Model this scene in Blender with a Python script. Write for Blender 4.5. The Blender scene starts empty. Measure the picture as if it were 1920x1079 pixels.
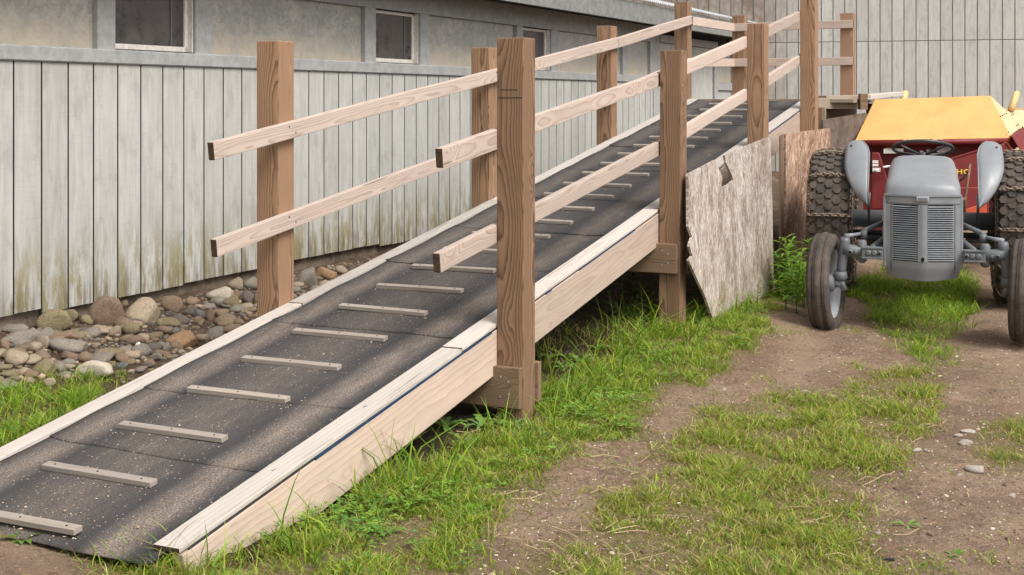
import bpy, bmesh, math, random
import numpy as np
from mathutils import Vector, Matrix, Euler

random.seed(7); rng = np.random.default_rng(11)
R = math.radians
scene = bpy.context.scene
C = scene.collection

# ------------------------------------------------------------------ camera
F = 2450.0; HY = 187.0; CX = 960.0; H = 1.6          # focal length and horizon in photo pixels, eye height in metres
cam = bpy.data.cameras.new('camera'); camo = bpy.data.objects.new('camera', cam); C.objects.link(camo)
camo.location = (0, 0, H); camo.rotation_euler = (R(90), 0, 0)
cam.sensor_width = 36; cam.lens = F/1920*36; cam.shift_y = -(539.5-HY)/1920
cam.clip_end = 400; scene.camera = camo

# ------------------------------------------------------------------ sky, sun, exposure
SUN_EL, SUN_AZ = 52, 138           # azimuth clockwise from +Y
w = bpy.data.worlds.new('World'); scene.world = w; w.use_nodes = True
nt = w.node_tree; bg = nt.nodes['Background']
sky = nt.nodes.new('ShaderNodeTexSky'); sky.sky_type = 'NISHITA'; sky.sun_disc = False
sky.sun_elevation = R(SUN_EL); sky.sun_rotation = R(SUN_AZ); sky.air_density = 1.0; sky.dust_density = 4.0
hs = nt.nodes.new('ShaderNodeHueSaturation'); hs.inputs['Saturation'].default_value = 0.06
nt.links.new(sky.outputs[0], hs.inputs['Color']); nt.links.new(hs.outputs[0], bg.inputs['Color'])
bg.inputs['Strength'].default_value = 0.15
sl = bpy.data.lights.new('sun', 'SUN'); sl.energy = 1.5; sl.angle = R(24); sl.color = (1, .945, .875)
so = bpy.data.objects.new('sun', sl); C.objects.link(so)
az, el = R(SUN_AZ), R(SUN_EL)
sdir = Vector((math.sin(az)*math.cos(el), math.cos(az)*math.cos(el), math.sin(el)))
so.rotation_euler = sdir.to_track_quat('Z', 'Y').to_euler()
vs = scene.view_settings; vs.view_transform = 'Standard'; vs.look = 'None'; vs.gamma = 1; vs.use_curve_mapping = False
vs.exposure = 0.72

# ------------------------------------------------------------------ frame of the ramp: t along it, s to its right
U = np.array([.424, .9057]); V = np.array([.9057, -.424]); P1 = np.array([.02, 6.3])
U3 = Vector((U[0], U[1], 0)); V3 = Vector((V[0], V[1], 0)); Z3 = Vector((0, 0, 1))
def rp(t, s, z=0.0):
    p = P1+U*t+V*s
    return Vector((p[0], p[1], z))
def at(px, py, d): return Vector(((px-CX)/F*d, d, H-(py-HY)/F*d))
SLOPE = .153
def zdeck(t): return .53+SLOPE*t

# ------------------------------------------------------------------ object helpers
W = {}
def put(o, M, parent=None):
    if o.type == 'MESH': o.color = (0, 0, 0, 1)
    if parent is not None:
        o.parent = parent; o.matrix_basis = W[parent].inverted() @ M
    else: o.matrix_basis = M
    W[o] = M
    return o
def obj(name, me, mats, M=None, parent=None):
    o = bpy.data.objects.new(name, me); C.objects.link(o)
    if me is not None and len(me.materials) == 0 and mats is not None:
        for m in (mats if isinstance(mats, (list, tuple)) else [mats]): me.materials.append(m)
    put(o, M if M is not None else Matrix(), parent)
    return o
def tag(o, label, cat, group=None):
    o['label'] = label; o['category'] = cat
    if group: o['group'] = group
    return o
def thing(name, label, cat, loc=(0, 0, 0), rz=0, group=None):
    o = bpy.data.objects.new(name, None); C.objects.link(o); o.empty_display_size = .1
    put(o, Matrix.Translation(loc) @ Matrix.Rotation(rz, 4, 'Z'))
    return tag(o, label, cat, group)
def struct(o): o['kind'] = 'structure'; return o
def stuff(o): o['kind'] = 'stuff'; return o
def mesh_bm(name, bm, smooth=False):
    me = bpy.data.meshes.new(name); bm.normal_update(); bm.to_mesh(me); bm.free()
    if smooth: me.shade_smooth()
    return me
def frame(p0, p1, up=Z3):
    x = (p1-p0).normalized(); y = up.cross(x).normalized(); z = x.cross(y)
    M = Matrix((x, y, z)).transposed().to_4x4(); M.translation = p0
    return M
def box_bm(x0, x1, y0, y1, z0, z1, bev=0, seg=2, bm=None):
    b = bmesh.new()
    bmesh.ops.create_cube(b, size=1)
    for v_ in b.verts:
        v_.co = Vector((x0 if v_.co.x < 0 else x1, y0 if v_.co.y < 0 else y1, z0 if v_.co.z < 0 else z1))
    if bev: bmesh.ops.bevel(b, geom=b.edges[:], offset=bev, segments=seg, affect='EDGES', profile=.6)
    if bm is None: return b
    m_ = bpy.data.meshes.new('tmp'); b.to_mesh(m_); b.free(); bm.from_mesh(m_); bpy.data.meshes.remove(m_)
    return bm
def board(name, parent, p0, p1, wy, hz, mats, up=Z3, bev=.004, ends=True, warp=0.0):
    """a length of timber from p0 to p1 (centre line), wy across, hz along up; local X runs along the grain"""
    p0, p1 = Vector(p0), Vector(p1); L = (p1-p0).length
    bm = box_bm(0, L, -wy/2, wy/2, -hz/2, hz/2, bev)
    if isinstance(mats, (list, tuple)) and len(mats) > 1:
        for f_ in bm.faces:
            if abs(f_.normal.x) > .9: f_.material_index = 1
    if warp:
        n = max(2, int(L/.25)); es = [e for e in bm.edges if abs((e.verts[0].co-e.verts[1].co).x) > L*.8]
        bmesh.ops.subdivide_edges(bm, edges=es, cuts=n)
        ph = random.random()*6
        for v_ in bm.verts:
            v_.co.z += warp*math.sin(v_.co.x*1.7+ph); v_.co.y += warp*math.sin(v_.co.x*1.1+ph*2)
    return obj(name, mesh_bm(name, bm), mats, frame(p0, p1, up), parent)
def tube_bm(bm, pts, r, n=8, cap=True, closed=False):
    pts = [Vector(p) for p in pts]; rs = r if isinstance(r, (list, tuple)) else [r]*len(pts); rings = []
    N = len(pts); prev = None
    for i, p in enumerate(pts):
        if closed: d = pts[(i+1) % N]-pts[i-1]
        else: d = pts[min(i+1, N-1)]-pts[max(i-1, 0)]
        d.normalize()
        a = prev if prev is not None else (Vector((0, 0, 1)) if abs(d.z) < .9 else Vector((1, 0, 0)))
        a = (a-d*a.dot(d)).normalized(); prev = a; b = d.cross(a)
        rings.append([bm.verts.new(p+(a*math.cos(k*2*math.pi/n)+b*math.sin(k*2*math.pi/n))*rs[i]) for k in range(n)])
    for i in range(N if closed else N-1):
        A, B = rings[i], rings[(i+1) % N]
        for k in range(n): bm.faces.new((A[k], A[(k+1) % n], B[(k+1) % n], B[k]))
    if cap and not closed:
        bm.faces.new(rings[0][::-1]); bm.faces.new(rings[-1])
    return bm
def lathe_bm(prof, n=48, axis='X', bm=None, closed=False):
    """prof = [(axial, radius)...]"""
    bm = bm or bmesh.new(); rings = []
    for a, r in prof:
        ring = []
        for k in range(n):
            c, s = math.cos(2*math.pi*k/n)*r, math.sin(2*math.pi*k/n)*r
            ring.append(bm.verts.new((a, c, s) if axis == 'X' else ((c, a, s) if axis == 'Y' else (c, s, a))))
        rings.append(ring)
    m = len(rings)
    for i in range(m if closed else m-1):
        A, B = rings[i], rings[(i+1) % m]
        for k in range(n): bm.faces.new((A[k], A[(k+1) % n], B[(k+1) % n], B[k]))
    bmesh.ops.recalc_face_normals(bm, faces=bm.faces[:])
    return bm
def prism_bm(poly, d, bm=None):
    """poly: list of 3-D points (roughly planar); thickened by vector d"""
    bm = bm or bmesh.new(); d = Vector(d)
    a = [bm.verts.new(p) for p in poly]; b = [bm.verts.new(Vector(p)+d) for p in poly]; n = len(a)
    bm.faces.new(a); bm.faces.new(b[::-1])
    for i in range(n): bm.faces.new((a[i], b[i], b[(i+1) % n], a[(i+1) % n]))
    bmesh.ops.recalc_face_normals(bm, faces=bm.faces[:])
    return bm
def np_mesh(name, verts, tris, cols=None):
    me = bpy.data.meshes.new(name); nv, ntri = len(verts), len(tris)
    me.vertices.add(nv); me.vertices.foreach_set('co', np.ascontiguousarray(verts, np.float32).ravel())
    me.loops.add(ntri*3); me.loops.foreach_set('vertex_index', np.ascontiguousarray(tris, np.int32).ravel())
    me.polygons.add(ntri); me.polygons.foreach_set('loop_start', np.arange(ntri, dtype=np.int32)*3)
    if cols is not None:
        ca = me.color_attributes.new('Col', 'FLOAT_COLOR', 'POINT')
        c4 = np.ones((nv, 4), np.float32); c4[:, :3] = cols; ca.data.foreach_set('color', c4.ravel())
    me.update(calc_edges=True); me.validate()
    return me

# ------------------------------------------------------------------ noise for geometry
def _hash(ix, iy, seed): 
    n = (ix.astype(np.int64)*374761393+iy.astype(np.int64)*668265263+seed*974634777) & 0x7fffffff
    n = ((n ^ (n >> 13))*1274126177) & 0x7fffffff
    return ((n ^ (n >> 16)) & 0xffff)/65535.0
def vnoise(x, y, seed=0):
    x = np.asarray(x, float); y = np.asarray(y, float)
    ix, iy = np.floor(x), np.floor(y); fx, fy = x-ix, y-iy
    fx = fx*fx*(3-2*fx); fy = fy*fy*(3-2*fy)
    a, b = _hash(ix, iy, seed), _hash(ix+1, iy, seed); c, d = _hash(ix, iy+1, seed), _hash(ix+1, iy+1, seed)
    return (a*(1-fx)+b*fx)*(1-fy)+(c*(1-fx)+d*fx)*fy
def fbm(x, y, o=4, seed=0):
    s = 0; a = .5
    for i in range(o): s = s+a*vnoise(x*2**i, y*2**i, seed+i*17); a *= .5
    return s
def sstep(a, b, x):
    k = np.clip((np.asarray(x, float)-a)/(b-a), 0, 1); return k*k*(3-2*k)
def track(X, Y):
    """wheel ruts worn in front of the tractor, along its own axis"""
    dx, dy = X-2.757, Y-8.77; lat = dx*.954-dy*.2999; lon = -(dx*.2999+dy*.954)
    return sum(np.exp(-((lat-c_+.05*np.sin(lon*1.3))/.13)**2) for c_ in (-.64, .64))*sstep(-2.2, .3, lon)
def ground_z(X, Y):
    X = np.asarray(X, float); Y = np.asarray(Y, float)
    t = (X-P1[0])*U[0]+(Y-P1[1])*U[1]; s = (X-P1[0])*V[0]+(Y-P1[1])*V[1]
    edge = np.interp(t, [-4, -2.6, -1.6, 0, 2.4, 5, 9, 14], [.07, .09, .055, .06, .13, .12, .12, .12])
    left = np.interp(s, [-6, -2.95, -2.4, -1.6, -1.2], [.33, .31, .25, .18, .16])
    wl = 1-sstep(-1.3, -.35, s)
    right = edge*(1-sstep(.15, 1.5, s))
    z = right*(1-wl)+np.minimum(left, left)*wl
    foot = (1-sstep(-2.75, -2.3, t))*sstep(-2.2, -1.6, s)*(1-sstep(-.75, -.2, s))   # trodden dirt at the ramp's foot
    z = z*(1-foot)+.118*foot
    tip = np.exp(-((t+2.55)/.28)**2-((s+.05)/.3)**2)   # soil banked up against the end of the stringer
    z = np.maximum(z, .132*tip)
    z = z*sstep(-8, -4, t) if np.ndim(z) else z
    z = z-.022*track(X, Y)
    z = z+(fbm(X*1.6, Y*1.6, 3, 5)-.44)*.05+(fbm(X*7, Y*7, 3, 9)-.44)*.032+(fbm(X*26, Y*26, 2, 19)-.37)*.010
    return z
def project(X, Y, Z): return CX+X/Y*F, HY+(H-Z)/Y*F
def on_ground(px, py):
    d = 6.0
    for _ in range(25):
        z = float(ground_z((px-CX)/F*d, d)); d = .5*d+.5*(H-z)*F/(py-HY)
    return Vector(((px-CX)/F*d, d, z))

# ------------------------------------------------------------------ materials
class NT:
    def __init__(s, name):
        s.m = bpy.data.materials.new(name); s.m.use_nodes = True; s.t = s.m.node_tree; s.n = s.t.nodes
        s.b = s.n['Principled BSDF']; s.o = s.n['Material Output']; s._tc = None; s._oi = None; s._geo = None
    def node(s, typ, **kw):
        n = s.n.new(typ)
        for k, v_ in kw.items(): setattr(n, k, v_)
        return n
    def link(s, a, b): s.t.links.new(a, b)
    def setin(s, sock, v_):
        if isinstance(v_, bpy.types.NodeSocket): s.link(v_, sock)
        else:
            if isinstance(v_, (tuple, list)) and len(v_) == 3 and sock.type == 'RGBA': v_ = (*v_, 1)
            sock.default_value = v_
    def math(s, op, a, b=None, c=None, clamp=False):
        n = s.node('ShaderNodeMath', operation=op, use_clamp=clamp); s.setin(n.inputs[0], a)
        if b is not None: s.setin(n.inputs[1], b)
        if c is not None: s.setin(n.inputs[2], c)
        return n.outputs[0]
    @property
    def objco(s):
        s._tc = s._tc or s.node('ShaderNodeTexCoord'); return s._tc.outputs['Object']
    @property
    def rand(s):
        s._oi = s._oi or s.node('ShaderNodeObjectInfo'); return s._oi.outputs['Random']
    @property
    def ocol(s):
        s._oi = s._oi or s.node('ShaderNodeObjectInfo'); return s._oi.outputs['Color']
    @property
    def pos(s):
        s._geo = s._geo or s.node('ShaderNodeNewGeometry'); return s._geo.outputs['Position']
    def sep(s, v_): n = s.node('ShaderNodeSeparateXYZ'); s.link(v_, n.inputs[0]); return n.outputs
    def comb(s, x, y, z):
        n = s.node('ShaderNodeCombineXYZ')
        for i, q in enumerate((x, y, z)): s.setin(n.inputs[i], q)
        return n.outputs[0]
    def vmul(s, v_, k):
        n = s.node('ShaderNodeVectorMath', operation='MULTIPLY'); s.link(v_, n.inputs[0]); s.setin(n.inputs[1], k); return n.outputs[0]
    def vadd(s, v_, k):
        n = s.node('ShaderNodeVectorMath', operation='ADD'); s.link(v_, n.inputs[0]); s.setin(n.inputs[1], k); return n.outputs[0]
    def noise(s, vec, scale, detail=3, rough=.55, dist=0):
        n = s.node('ShaderNodeTexNoise'); s.link(vec, n.inputs['Vector']); n.inputs['Scale'].default_value = scale
        n.inputs['Detail'].default_value = detail; n.inputs['Roughness'].default_value = rough; n.inputs['Distortion'].default_value = dist
        return n.outputs['Fac']
    def voro(s, vec, scale, feature='F1', out='Distance', rnd=1):
        n = s.node('ShaderNodeTexVoronoi', feature=feature); s.link(vec, n.inputs['Vector']); n.inputs['Scale'].default_value = scale
        n.inputs['Randomness'].default_value = rnd
        return n.outputs[out]
    def rng(s, v_, a, b, c=0., d=1., smooth=True):
        n = s.node('ShaderNodeMapRange', interpolation_type='SMOOTHSTEP' if smooth else 'LINEAR'); s.link(v_, n.inputs[0])
        for i, q in enumerate((a, b, c, d)): s.setin(n.inputs[i+1], q)
        return n.outputs[0]
    def ramp(s, v_, stops):
        n = s.node('ShaderNodeValToRGB'); s.link(v_, n.inputs[0]); e = n.color_ramp.elements
        while len(e) < len(stops): e.new(.5)
        for i, (p, c) in enumerate(stops):
            e[i].position = p; e[i].color = (*c, 1) if isinstance(c, (tuple, list)) else (c, c, c, 1)
        return n.outputs[0]
    def mix(s, f_, a, b, mode='MIX'):
        n = s.node('ShaderNodeMix', data_type='RGBA', blend_type=mode); s.setin(n.inputs[0], f_); s.setin(n.inputs[6], a); s.setin(n.inputs[7], b)
        return n.outputs[2]
    def bump(s, h, strength=.3, dist=.01):
        n = s.node('ShaderNodeBump'); s.link(h, n.inputs['Height']); n.inputs['Strength'].default_value = strength; n.inputs['Distance'].default_value = dist
        s.link(n.outputs[0], s.b.inputs['Normal'])
    def out(s, col, rough=.8, spec=.3, metal=0):
        s.setin(s.b.inputs['Base Color'], col); s.setin(s.b.inputs['Roughness'], rough)
        s.b.inputs['Specular IOR Level'].default_value = spec; s.setin(s.b.inputs['Metallic'], metal)
        return s.m

def wood(name, light, dark, freq=120, contrast=.8, grey=0., knots=1., rot='x', wob=.035, rough=.78):
    g = NT(name); x, y, z = g.sep(g.objco)[:3] if rot == 'x' else (g.sep(g.objco)[2], g.sep(g.objco)[0], g.sep(g.objco)[1])
    r1 = g.rand; r2 = g.math('FRACT', g.math('MULTIPLY', r1, 7.31)); r3 = g.math('FRACT', g.math('MULTIPLY', r1, 23.7))
    xs = g.math('ADD', x, g.math('MULTIPLY', r1, 37.0))
    wv = g.comb(g.math('MULTIPLY', xs, 1.1), g.math('MULTIPLY', r2, 9.0), 0.0)
    w1 = g.math('MULTIPLY', g.math('SUBTRACT', g.noise(wv, 1.0, 2), .5), wob*2.2)
    w2 = g.math('MULTIPLY', g.math('SUBTRACT', g.noise(g.vadd(wv, (11., 5., 3.)), 1.0, 2), .5), wob*2.2)
    kv = g.comb(g.math('MULTIPLY', xs, .75), g.math('MULTIPLY', y, 2.2), g.math('MULTIPLY', z, 2.2))
    kd = g.voro(g.vadd(kv, g.comb(0., g.math('MULTIPLY', r2, 13.), g.math('MULTIPLY', r3, 17.))), 2.4)
    py = g.math('ADD', g.math('ADD', y, g.math('MULTIPLY', g.math('SUBTRACT', r2, .5), .13)), w1)
    pz = g.math('ADD', g.math('ADD', z, g.math('MULTIPLY', g.math('SUBTRACT', r3, .5), .13)), w2)
    rr = g.math('SQRT', g.math('ADD', g.math('MULTIPLY', py, py), g.math('MULTIPLY', pz, pz)))
    n1 = g.noise(g.comb(g.math('MULTIPLY', xs, 3.), g.math('MULTIPLY', y, 14.), g.math('MULTIPLY', z, 14.)), 1.6, 3)
    ring = g.math('ADD', g.math('MULTIPLY', rr, freq), g.math('MULTIPLY', n1, 1.1))
    ring = g.math('ADD', ring, g.rng(kd, 0., .30, 4.2*knots, 0.))
    fr = g.math('FRACT', ring)
    prof = g.ramp(fr, [(0., .0), (.35, .12), (.72, .55), (.9, 1.), (1., .0)])
    fib = g.noise(g.comb(g.math('MULTIPLY', xs, 4.), g.math('MULTIPLY', y, 220.), g.math('MULTIPLY', z, 220.)), 1., 3, .6)
    blot = g.noise(g.comb(xs, g.math('MULTIPLY', y, 5.), g.math('MULTIPLY', z, 5.)), 3., 4, .6)
    f_ = g.math('MULTIPLY', prof, contrast)
    f_ = g.math('ADD', f_, g.math('MULTIPLY', g.math('SUBTRACT', fib, .5), .35), clamp=True)
    col = g.mix(f_, light, dark)
    col = g.mix(g.rng(blot, .35, .75, 0., .35), col, tuple(a*.62 for a in light))
    tone = g.math('ADD', .78, g.math('MULTIPLY', r3, .40))
    col = g.mix(1., col, g.comb(tone, tone, tone), 'MULTIPLY')
    if knots: col = g.mix(g.rng(kd, .02, .06, .8*knots, 0.), col, tuple(a*.35 for a in dark))
    sc = g.noise(g.comb(g.math('MULTIPLY', xs, 2.), g.math('MULTIPLY', y, 30.), g.math('MULTIPLY', z, 30.)), 1.2, 5, .7)
    ck = g.noise(g.comb(g.math('MULTIPLY', xs, 1.3), g.math('MULTIPLY', y, 55.), g.math('MULTIPLY', z, 55.)), 1., 2, .5)
    col = g.mix(g.rng(ck, .695, .73, 0., .75), col, tuple(a*.3 for a in dark))
    if grey: col = g.mix(g.rng(sc, .3, .7, grey*.4, grey), col, (.36, .33, .30))
    g.bump(g.math('ADD', g.math('MULTIPLY', fib, .6), prof), .25, .002)
    return g.out(col, rough, .25)

def flat(name, col, rough=.6, spec=.3, metal=0, var=.12, scale=8, dirt=None, bump=0):
    g = NT(name); n = g.noise(g.objco, scale, 5, .65); k = g.rng(n, .3, .7, 1-var, 1+var)
    c = g.mix(1., col, g.comb(k, k, k), 'MULTIPLY')
    if dirt: c = g.mix(g.rng(g.noise(g.objco, scale*2.3, 6, .75), .48, .75, 0., dirt[1]), c, dirt[0])
    if bump: g.bump(g.noise(g.objco, scale*8, 4, .7), bump, .004)
    return g.out(c, g.rng(n, .2, .8, max(.05, rough-.12), min(1, rough+.12)), spec, metal)

M_post = wood('treated_post_wood', (.325, .198, .118), (.08, .04, .021), 122, .9, 0, 1.)
M_rail = wood('rail_wood', (.535, .425, .36), (.28, .175, .122), 105, .66, .2, 1.)
M_edge = wood('bleached_edge_wood', (.53, .475, .425), (.33, .26, .205), 42, .5, .4, .5, wob=.06)
M_str = wood('stringer_wood', (.50, .385, .31), (.33, .215, .15), 45, .5, .12, .8)
M_beam = wood('dark_beam_wood', (.235, .15, .088), (.085, .047, .026), 90, .75, .05, .8)
M_cleat = wood('weathered_cleat_wood', (.31, .255, .20), (.17, .125, .092), 90, .5, .55, .3)
M_old = wood('old_grey_timber', (.30, .23, .16), (.14, .10, .065), 80, .5, .3, .6)
M_end = flat('end_grain', (.075, .05, .034), .9, .1, var=.35, scale=60)

def ply_mat(name='weathered_plywood', tint=(1., 1., 1.)):
    g = NT(name); x, y, z = g.sep(g.objco)[:3]; off = g.math('MULTIPLY', g.rand, 20.)
    xx = g.math('ADD', x, g.math('MULTIPLY', z, .25)); xx = g.math('ADD', xx, off)
    n = g.noise(g.comb(g.math('MULTIPLY', xx, 3.2), g.math('MULTIPLY', z, .9), off), 2.6, 4, .55, 2.2); bands = g.math('FRACT', g.math('MULTIPLY', n, 15.))
    b = g.ramp(bands, [(0., 0.), (.45, .35), (.85, 1.), (1., 0.)])
    fine = g.noise(g.comb(g.math('MULTIPLY', xx, 17.), g.math('MULTIPLY', z, 4.5), off), 1.6, 6, .75, 2.5)
    big = g.noise(g.comb(g.math('MULTIPLY', xx, 2.2), z, off), 2.0, 5, .65)
    c = g.mix(b, (.45, .375, .32), (.25, .18, .14))
    c = g.mix(g.rng(fine, .47, .62, 0., .9), c, (.64, .59, .55))
    c = g.mix(g.rng(fine, .47, .34, 0., .65), c, (.19, .135, .105))
    c = g.mix(g.math('MULTIPLY', g.rng(big, .42, .56, 0., .85), g.rng(fine, .58, .42, .35, 1.)), c, (.17, .115, .085))
    c = g.mix(g.rng(g.noise(g.comb(g.math('MULTIPLY', xx, 9.), g.math('MULTIPLY', z, 6.), off), 1., 6, .8), .60, .70, 0., .9), c, (.10, .07, .055))
    c = g.mix(g.math('MULTIPLY', g.rng(z, .6, 0., 0., .55), g.rng(big, .35, .6)), c, (.24, .215, .11))
    c = g.mix(1., c, tint, 'MULTIPLY')
    g.bump(g.math('ADD', fine, b), .45, .004)
    return g.out(c, .9, .15)
M_ply = ply_mat(); M_ply2 = ply_mat('brown_plywood', (1., .80, .66))

def siding_mat(name, base, warm, algae=True):
    g = NT(name); x, y, z = g.sep(g.objco)[:3]; off = g.math('MULTIPLY', g.rand, 50.)
    xv = g.math('ADD', x, off); wz = g.sep(g.pos)[2]
    grain = g.noise(g.comb(g.math('MULTIPLY', xv, 26.), g.math('MULTIPLY', z, 2.2), off), 1., 4, .6, .8)
    saw = g.noise(g.comb(g.math('MULTIPLY', xv, 6.), g.math('MULTIPLY', z, 170.), off), 1., 2, .5)
    blot = g.noise(g.comb(g.math('MULTIPLY', xv, 9.), g.math('MULTIPLY', z, 5.), off), 1., 5, .7)
    c = g.mix(g.rng(grain, .3, .72), base, tuple(a*.80 for a in base))
    c = g.mix(g.rng(blot, .5, .72, 0., .55), c, tuple(a*.62 for a in base))
    c = g.mix(g.rng(blot, .42, .25, 0., .5), c, warm)
    c = g.mix(g.rng(saw, .55, .75, 0., .22), c, tuple(a*.55 for a in base))
    tone = g.math('ADD', .93, g.math('MULTIPLY', g.math('FRACT', g.math('MULTIPLY', g.rand, 3.7)), .14))
    c = g.mix(1., c, g.comb(tone, tone, tone), 'MULTIPLY')
    if algae:
        st = g.noise(g.comb(g.math('MULTIPLY', xv, 14.), g.math('MULTIPLY', z, 3.), off), 1., 5, .7)
        low = g.rng(wz, .98, .42, 0., 1.)
        c = g.mix(g.math('MULTIPLY', low, g.rng(st, .41, .60, 0., .88)), c, (.21, .175, .065))
        c = g.mix(g.math('MULTIPLY', g.rng(wz, .62, .42), g.rng(grain, .38, .68, 0., .7)), c, (.13, .105, .075))
    # the darker weathered boards carry their stain in the object colour
    c = g.mix(g.math('MULTIPLY', g.sep(g.ocol)[0], g.rng(blot, .25, .6, .45, 1.)), c, (.19, .125, .085))
    g.bump(g.math('ADD', g.math('MULTIPLY', saw, .6), grain), .3, .003)
    return g.out(c, .85, .2)
M_siding = siding_mat('painted_siding', (.445, .44, .41), (.49, .46, .41))
M_siding2 = siding_mat('painted_siding_far', (.53, .515, .475), (.56, .525, .48), False)
M_groove = flat('siding_groove', (.04, .04, .042), .9, .1)
M_trim = flat('grey_trim_paint', (.33, .332, .322), .75, .25, var=.14, scale=14, dirt=((.19, .185, .175), .35), bump=.25)
M_fascia = flat('fascia_paint', (.20, .20, .19), .8, .2, var=.2, scale=12, dirt=((.13, .125, .115), .5), bump=.2)
M_soffit = flat('soffit_board', (.10, .095, .088), .9, .1)
M_frame = flat('cream_window_frame', (.72, .68, .62), .6, .3, var=.1, scale=20, dirt=((.25, .19, .14), .6))
M_concrete = flat('foundation_board', (.16, .125, .095), .95, .1, var=.35, scale=7, dirt=((.07, .055, .042), .8), bump=.5)
M_roof = flat('galvanised_roof', (.62, .64, .66), .35, .5, .6, .08)
def fibre_mat():
    g = NT('fibreglass_panel'); p = g.objco; x, y, z = g.sep(p)[:3]; off = g.math('MULTIPLY', g.rand, 30.)
    q = g.vadd(p, g.comb(off, 0., off)); a = g.noise(q, 5., 5, .65, .6); b = g.noise(q, 26., 5, .75, 1.8)
    fine = g.noise(q, 90., 3, .7, 2.)
    fl = g.noise(q, 55., 4, .8, 4.); cloud = g.noise(q, 14., 5, .7, 1.2)
    c = g.mix(g.rng(a, .35, .65), (.30, .308, .298), (.42, .408, .375))
    c = g.mix(g.rng(cloud, .42, .62, 0., .8), c, (.235, .237, .215))
    c = g.mix(g.rng(fl, .53, .64, 0., .65), c, (.52, .47, .36)); c = g.mix(g.rng(fine, .55, .7, 0., .5), c, (.16, .155, .135))
    c = g.mix(g.math('MULTIPLY', g.rng(z, .30, .0), g.rng(a, .3, .6, .3, .8)), c, (.44, .37, .275))
    g.bump(b, .15, .003)
    return g.out(c, .42, .4)
M_fibre = fibre_mat()
def pane_mat():
    g = NT('dusty_dark_glass'); n = g.noise(g.objco, 9., 5, .7)
    c = g.mix(g.rng(n, .35, .7), (.05, .044, .041), (.105, .09, .082))
    return g.out(c, g.rng(n, .3, .7, .22, .5), .45)
M_pane = pane_mat()

def mat_mat():
    g = NT('roofing_mat'); x, y, z = g.sep(g.objco)[:3]
    xy = g.comb(x, y, 0.)
    gr = g.noise(xy, 260., 3, .7); mid = g.noise(g.comb(g.math('MULTIPLY', x, .35), y, 0.), 17., 6, .75); big = g.noise(xy, 2.2, 4, .6)
    c = g.mix(g.rng(gr, .3, .75), (.018, .018, .021), (.074, .072, .074))
    def band(c0, wd): return g.rng(g.math('ABSOLUTE', g.math('ADD', y, g.math('MULTIPLY', g.math('SUBTRACT', big, .5), .10), None) if False else g.math('SUBTRACT', g.math('ADD', y, g.math('MULTIPLY', g.math('SUBTRACT', big, .5), .04)), c0)), 0., wd, 1., 0.)
    d = g.math('MAXIMUM', g.math('MULTIPLY', band(.44, .13), .75), g.math('MULTIPLY', band(-.35, .14), .85))
    d = g.math('MAXIMUM', d, g.math('MULTIPLY', band(.05, .36), .42))
    lowend = g.rng(x, 4.2, -2.6, .42, 1.)                    # more dirt is trodden in at the foot
    dust = g.math('MULTIPLY', g.math('MULTIPLY', d, lowend), g.rng(mid, .28, .62, .45, 1.))
    dust = g.math('ADD', dust, g.math('MULTIPLY', g.rng(mid, .55, .78), g.math('MULTIPLY', lowend, .38)), clamp=True)
    dust = g.math('MULTIPLY', dust, g.rng(gr, .25, .7, .45, 1.))
    dust = g.math('MULTIPLY', dust, g.rng(g.noise(xy, 120., 4, .8), .40, .60, .22, 1.15), clamp=True)
    c = g.mix(dust, c, (.40, .315, .25))
    sp = g.voro(xy, 75.); cellr = g.node('ShaderNodeTexVoronoi'); g.link(xy, cellr.inputs['Vector']); cellr.inputs['Scale'].default_value = 75.
    cr = g.sep(cellr.outputs['Color'])[0]
    spk = g.math('MULTIPLY', g.rng(sp, .16, .26, 1., 0.), g.math('GREATER_THAN', cr, .86))
    c = g.mix(g.math('MULTIPLY', spk, g.math('MULTIPLY', lowend, .85)), c, (.46, .36, .27))
    g.bump(g.math('ADD', gr, g.math('MULTIPLY', mid, .6)), .5, .004)
    return g.out(c, .92, .2)
M_mat = mat_mat()
M_blue = flat('blue_membrane', (.008, .035, .085), .5, .4, var=.3, scale=30)

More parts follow.
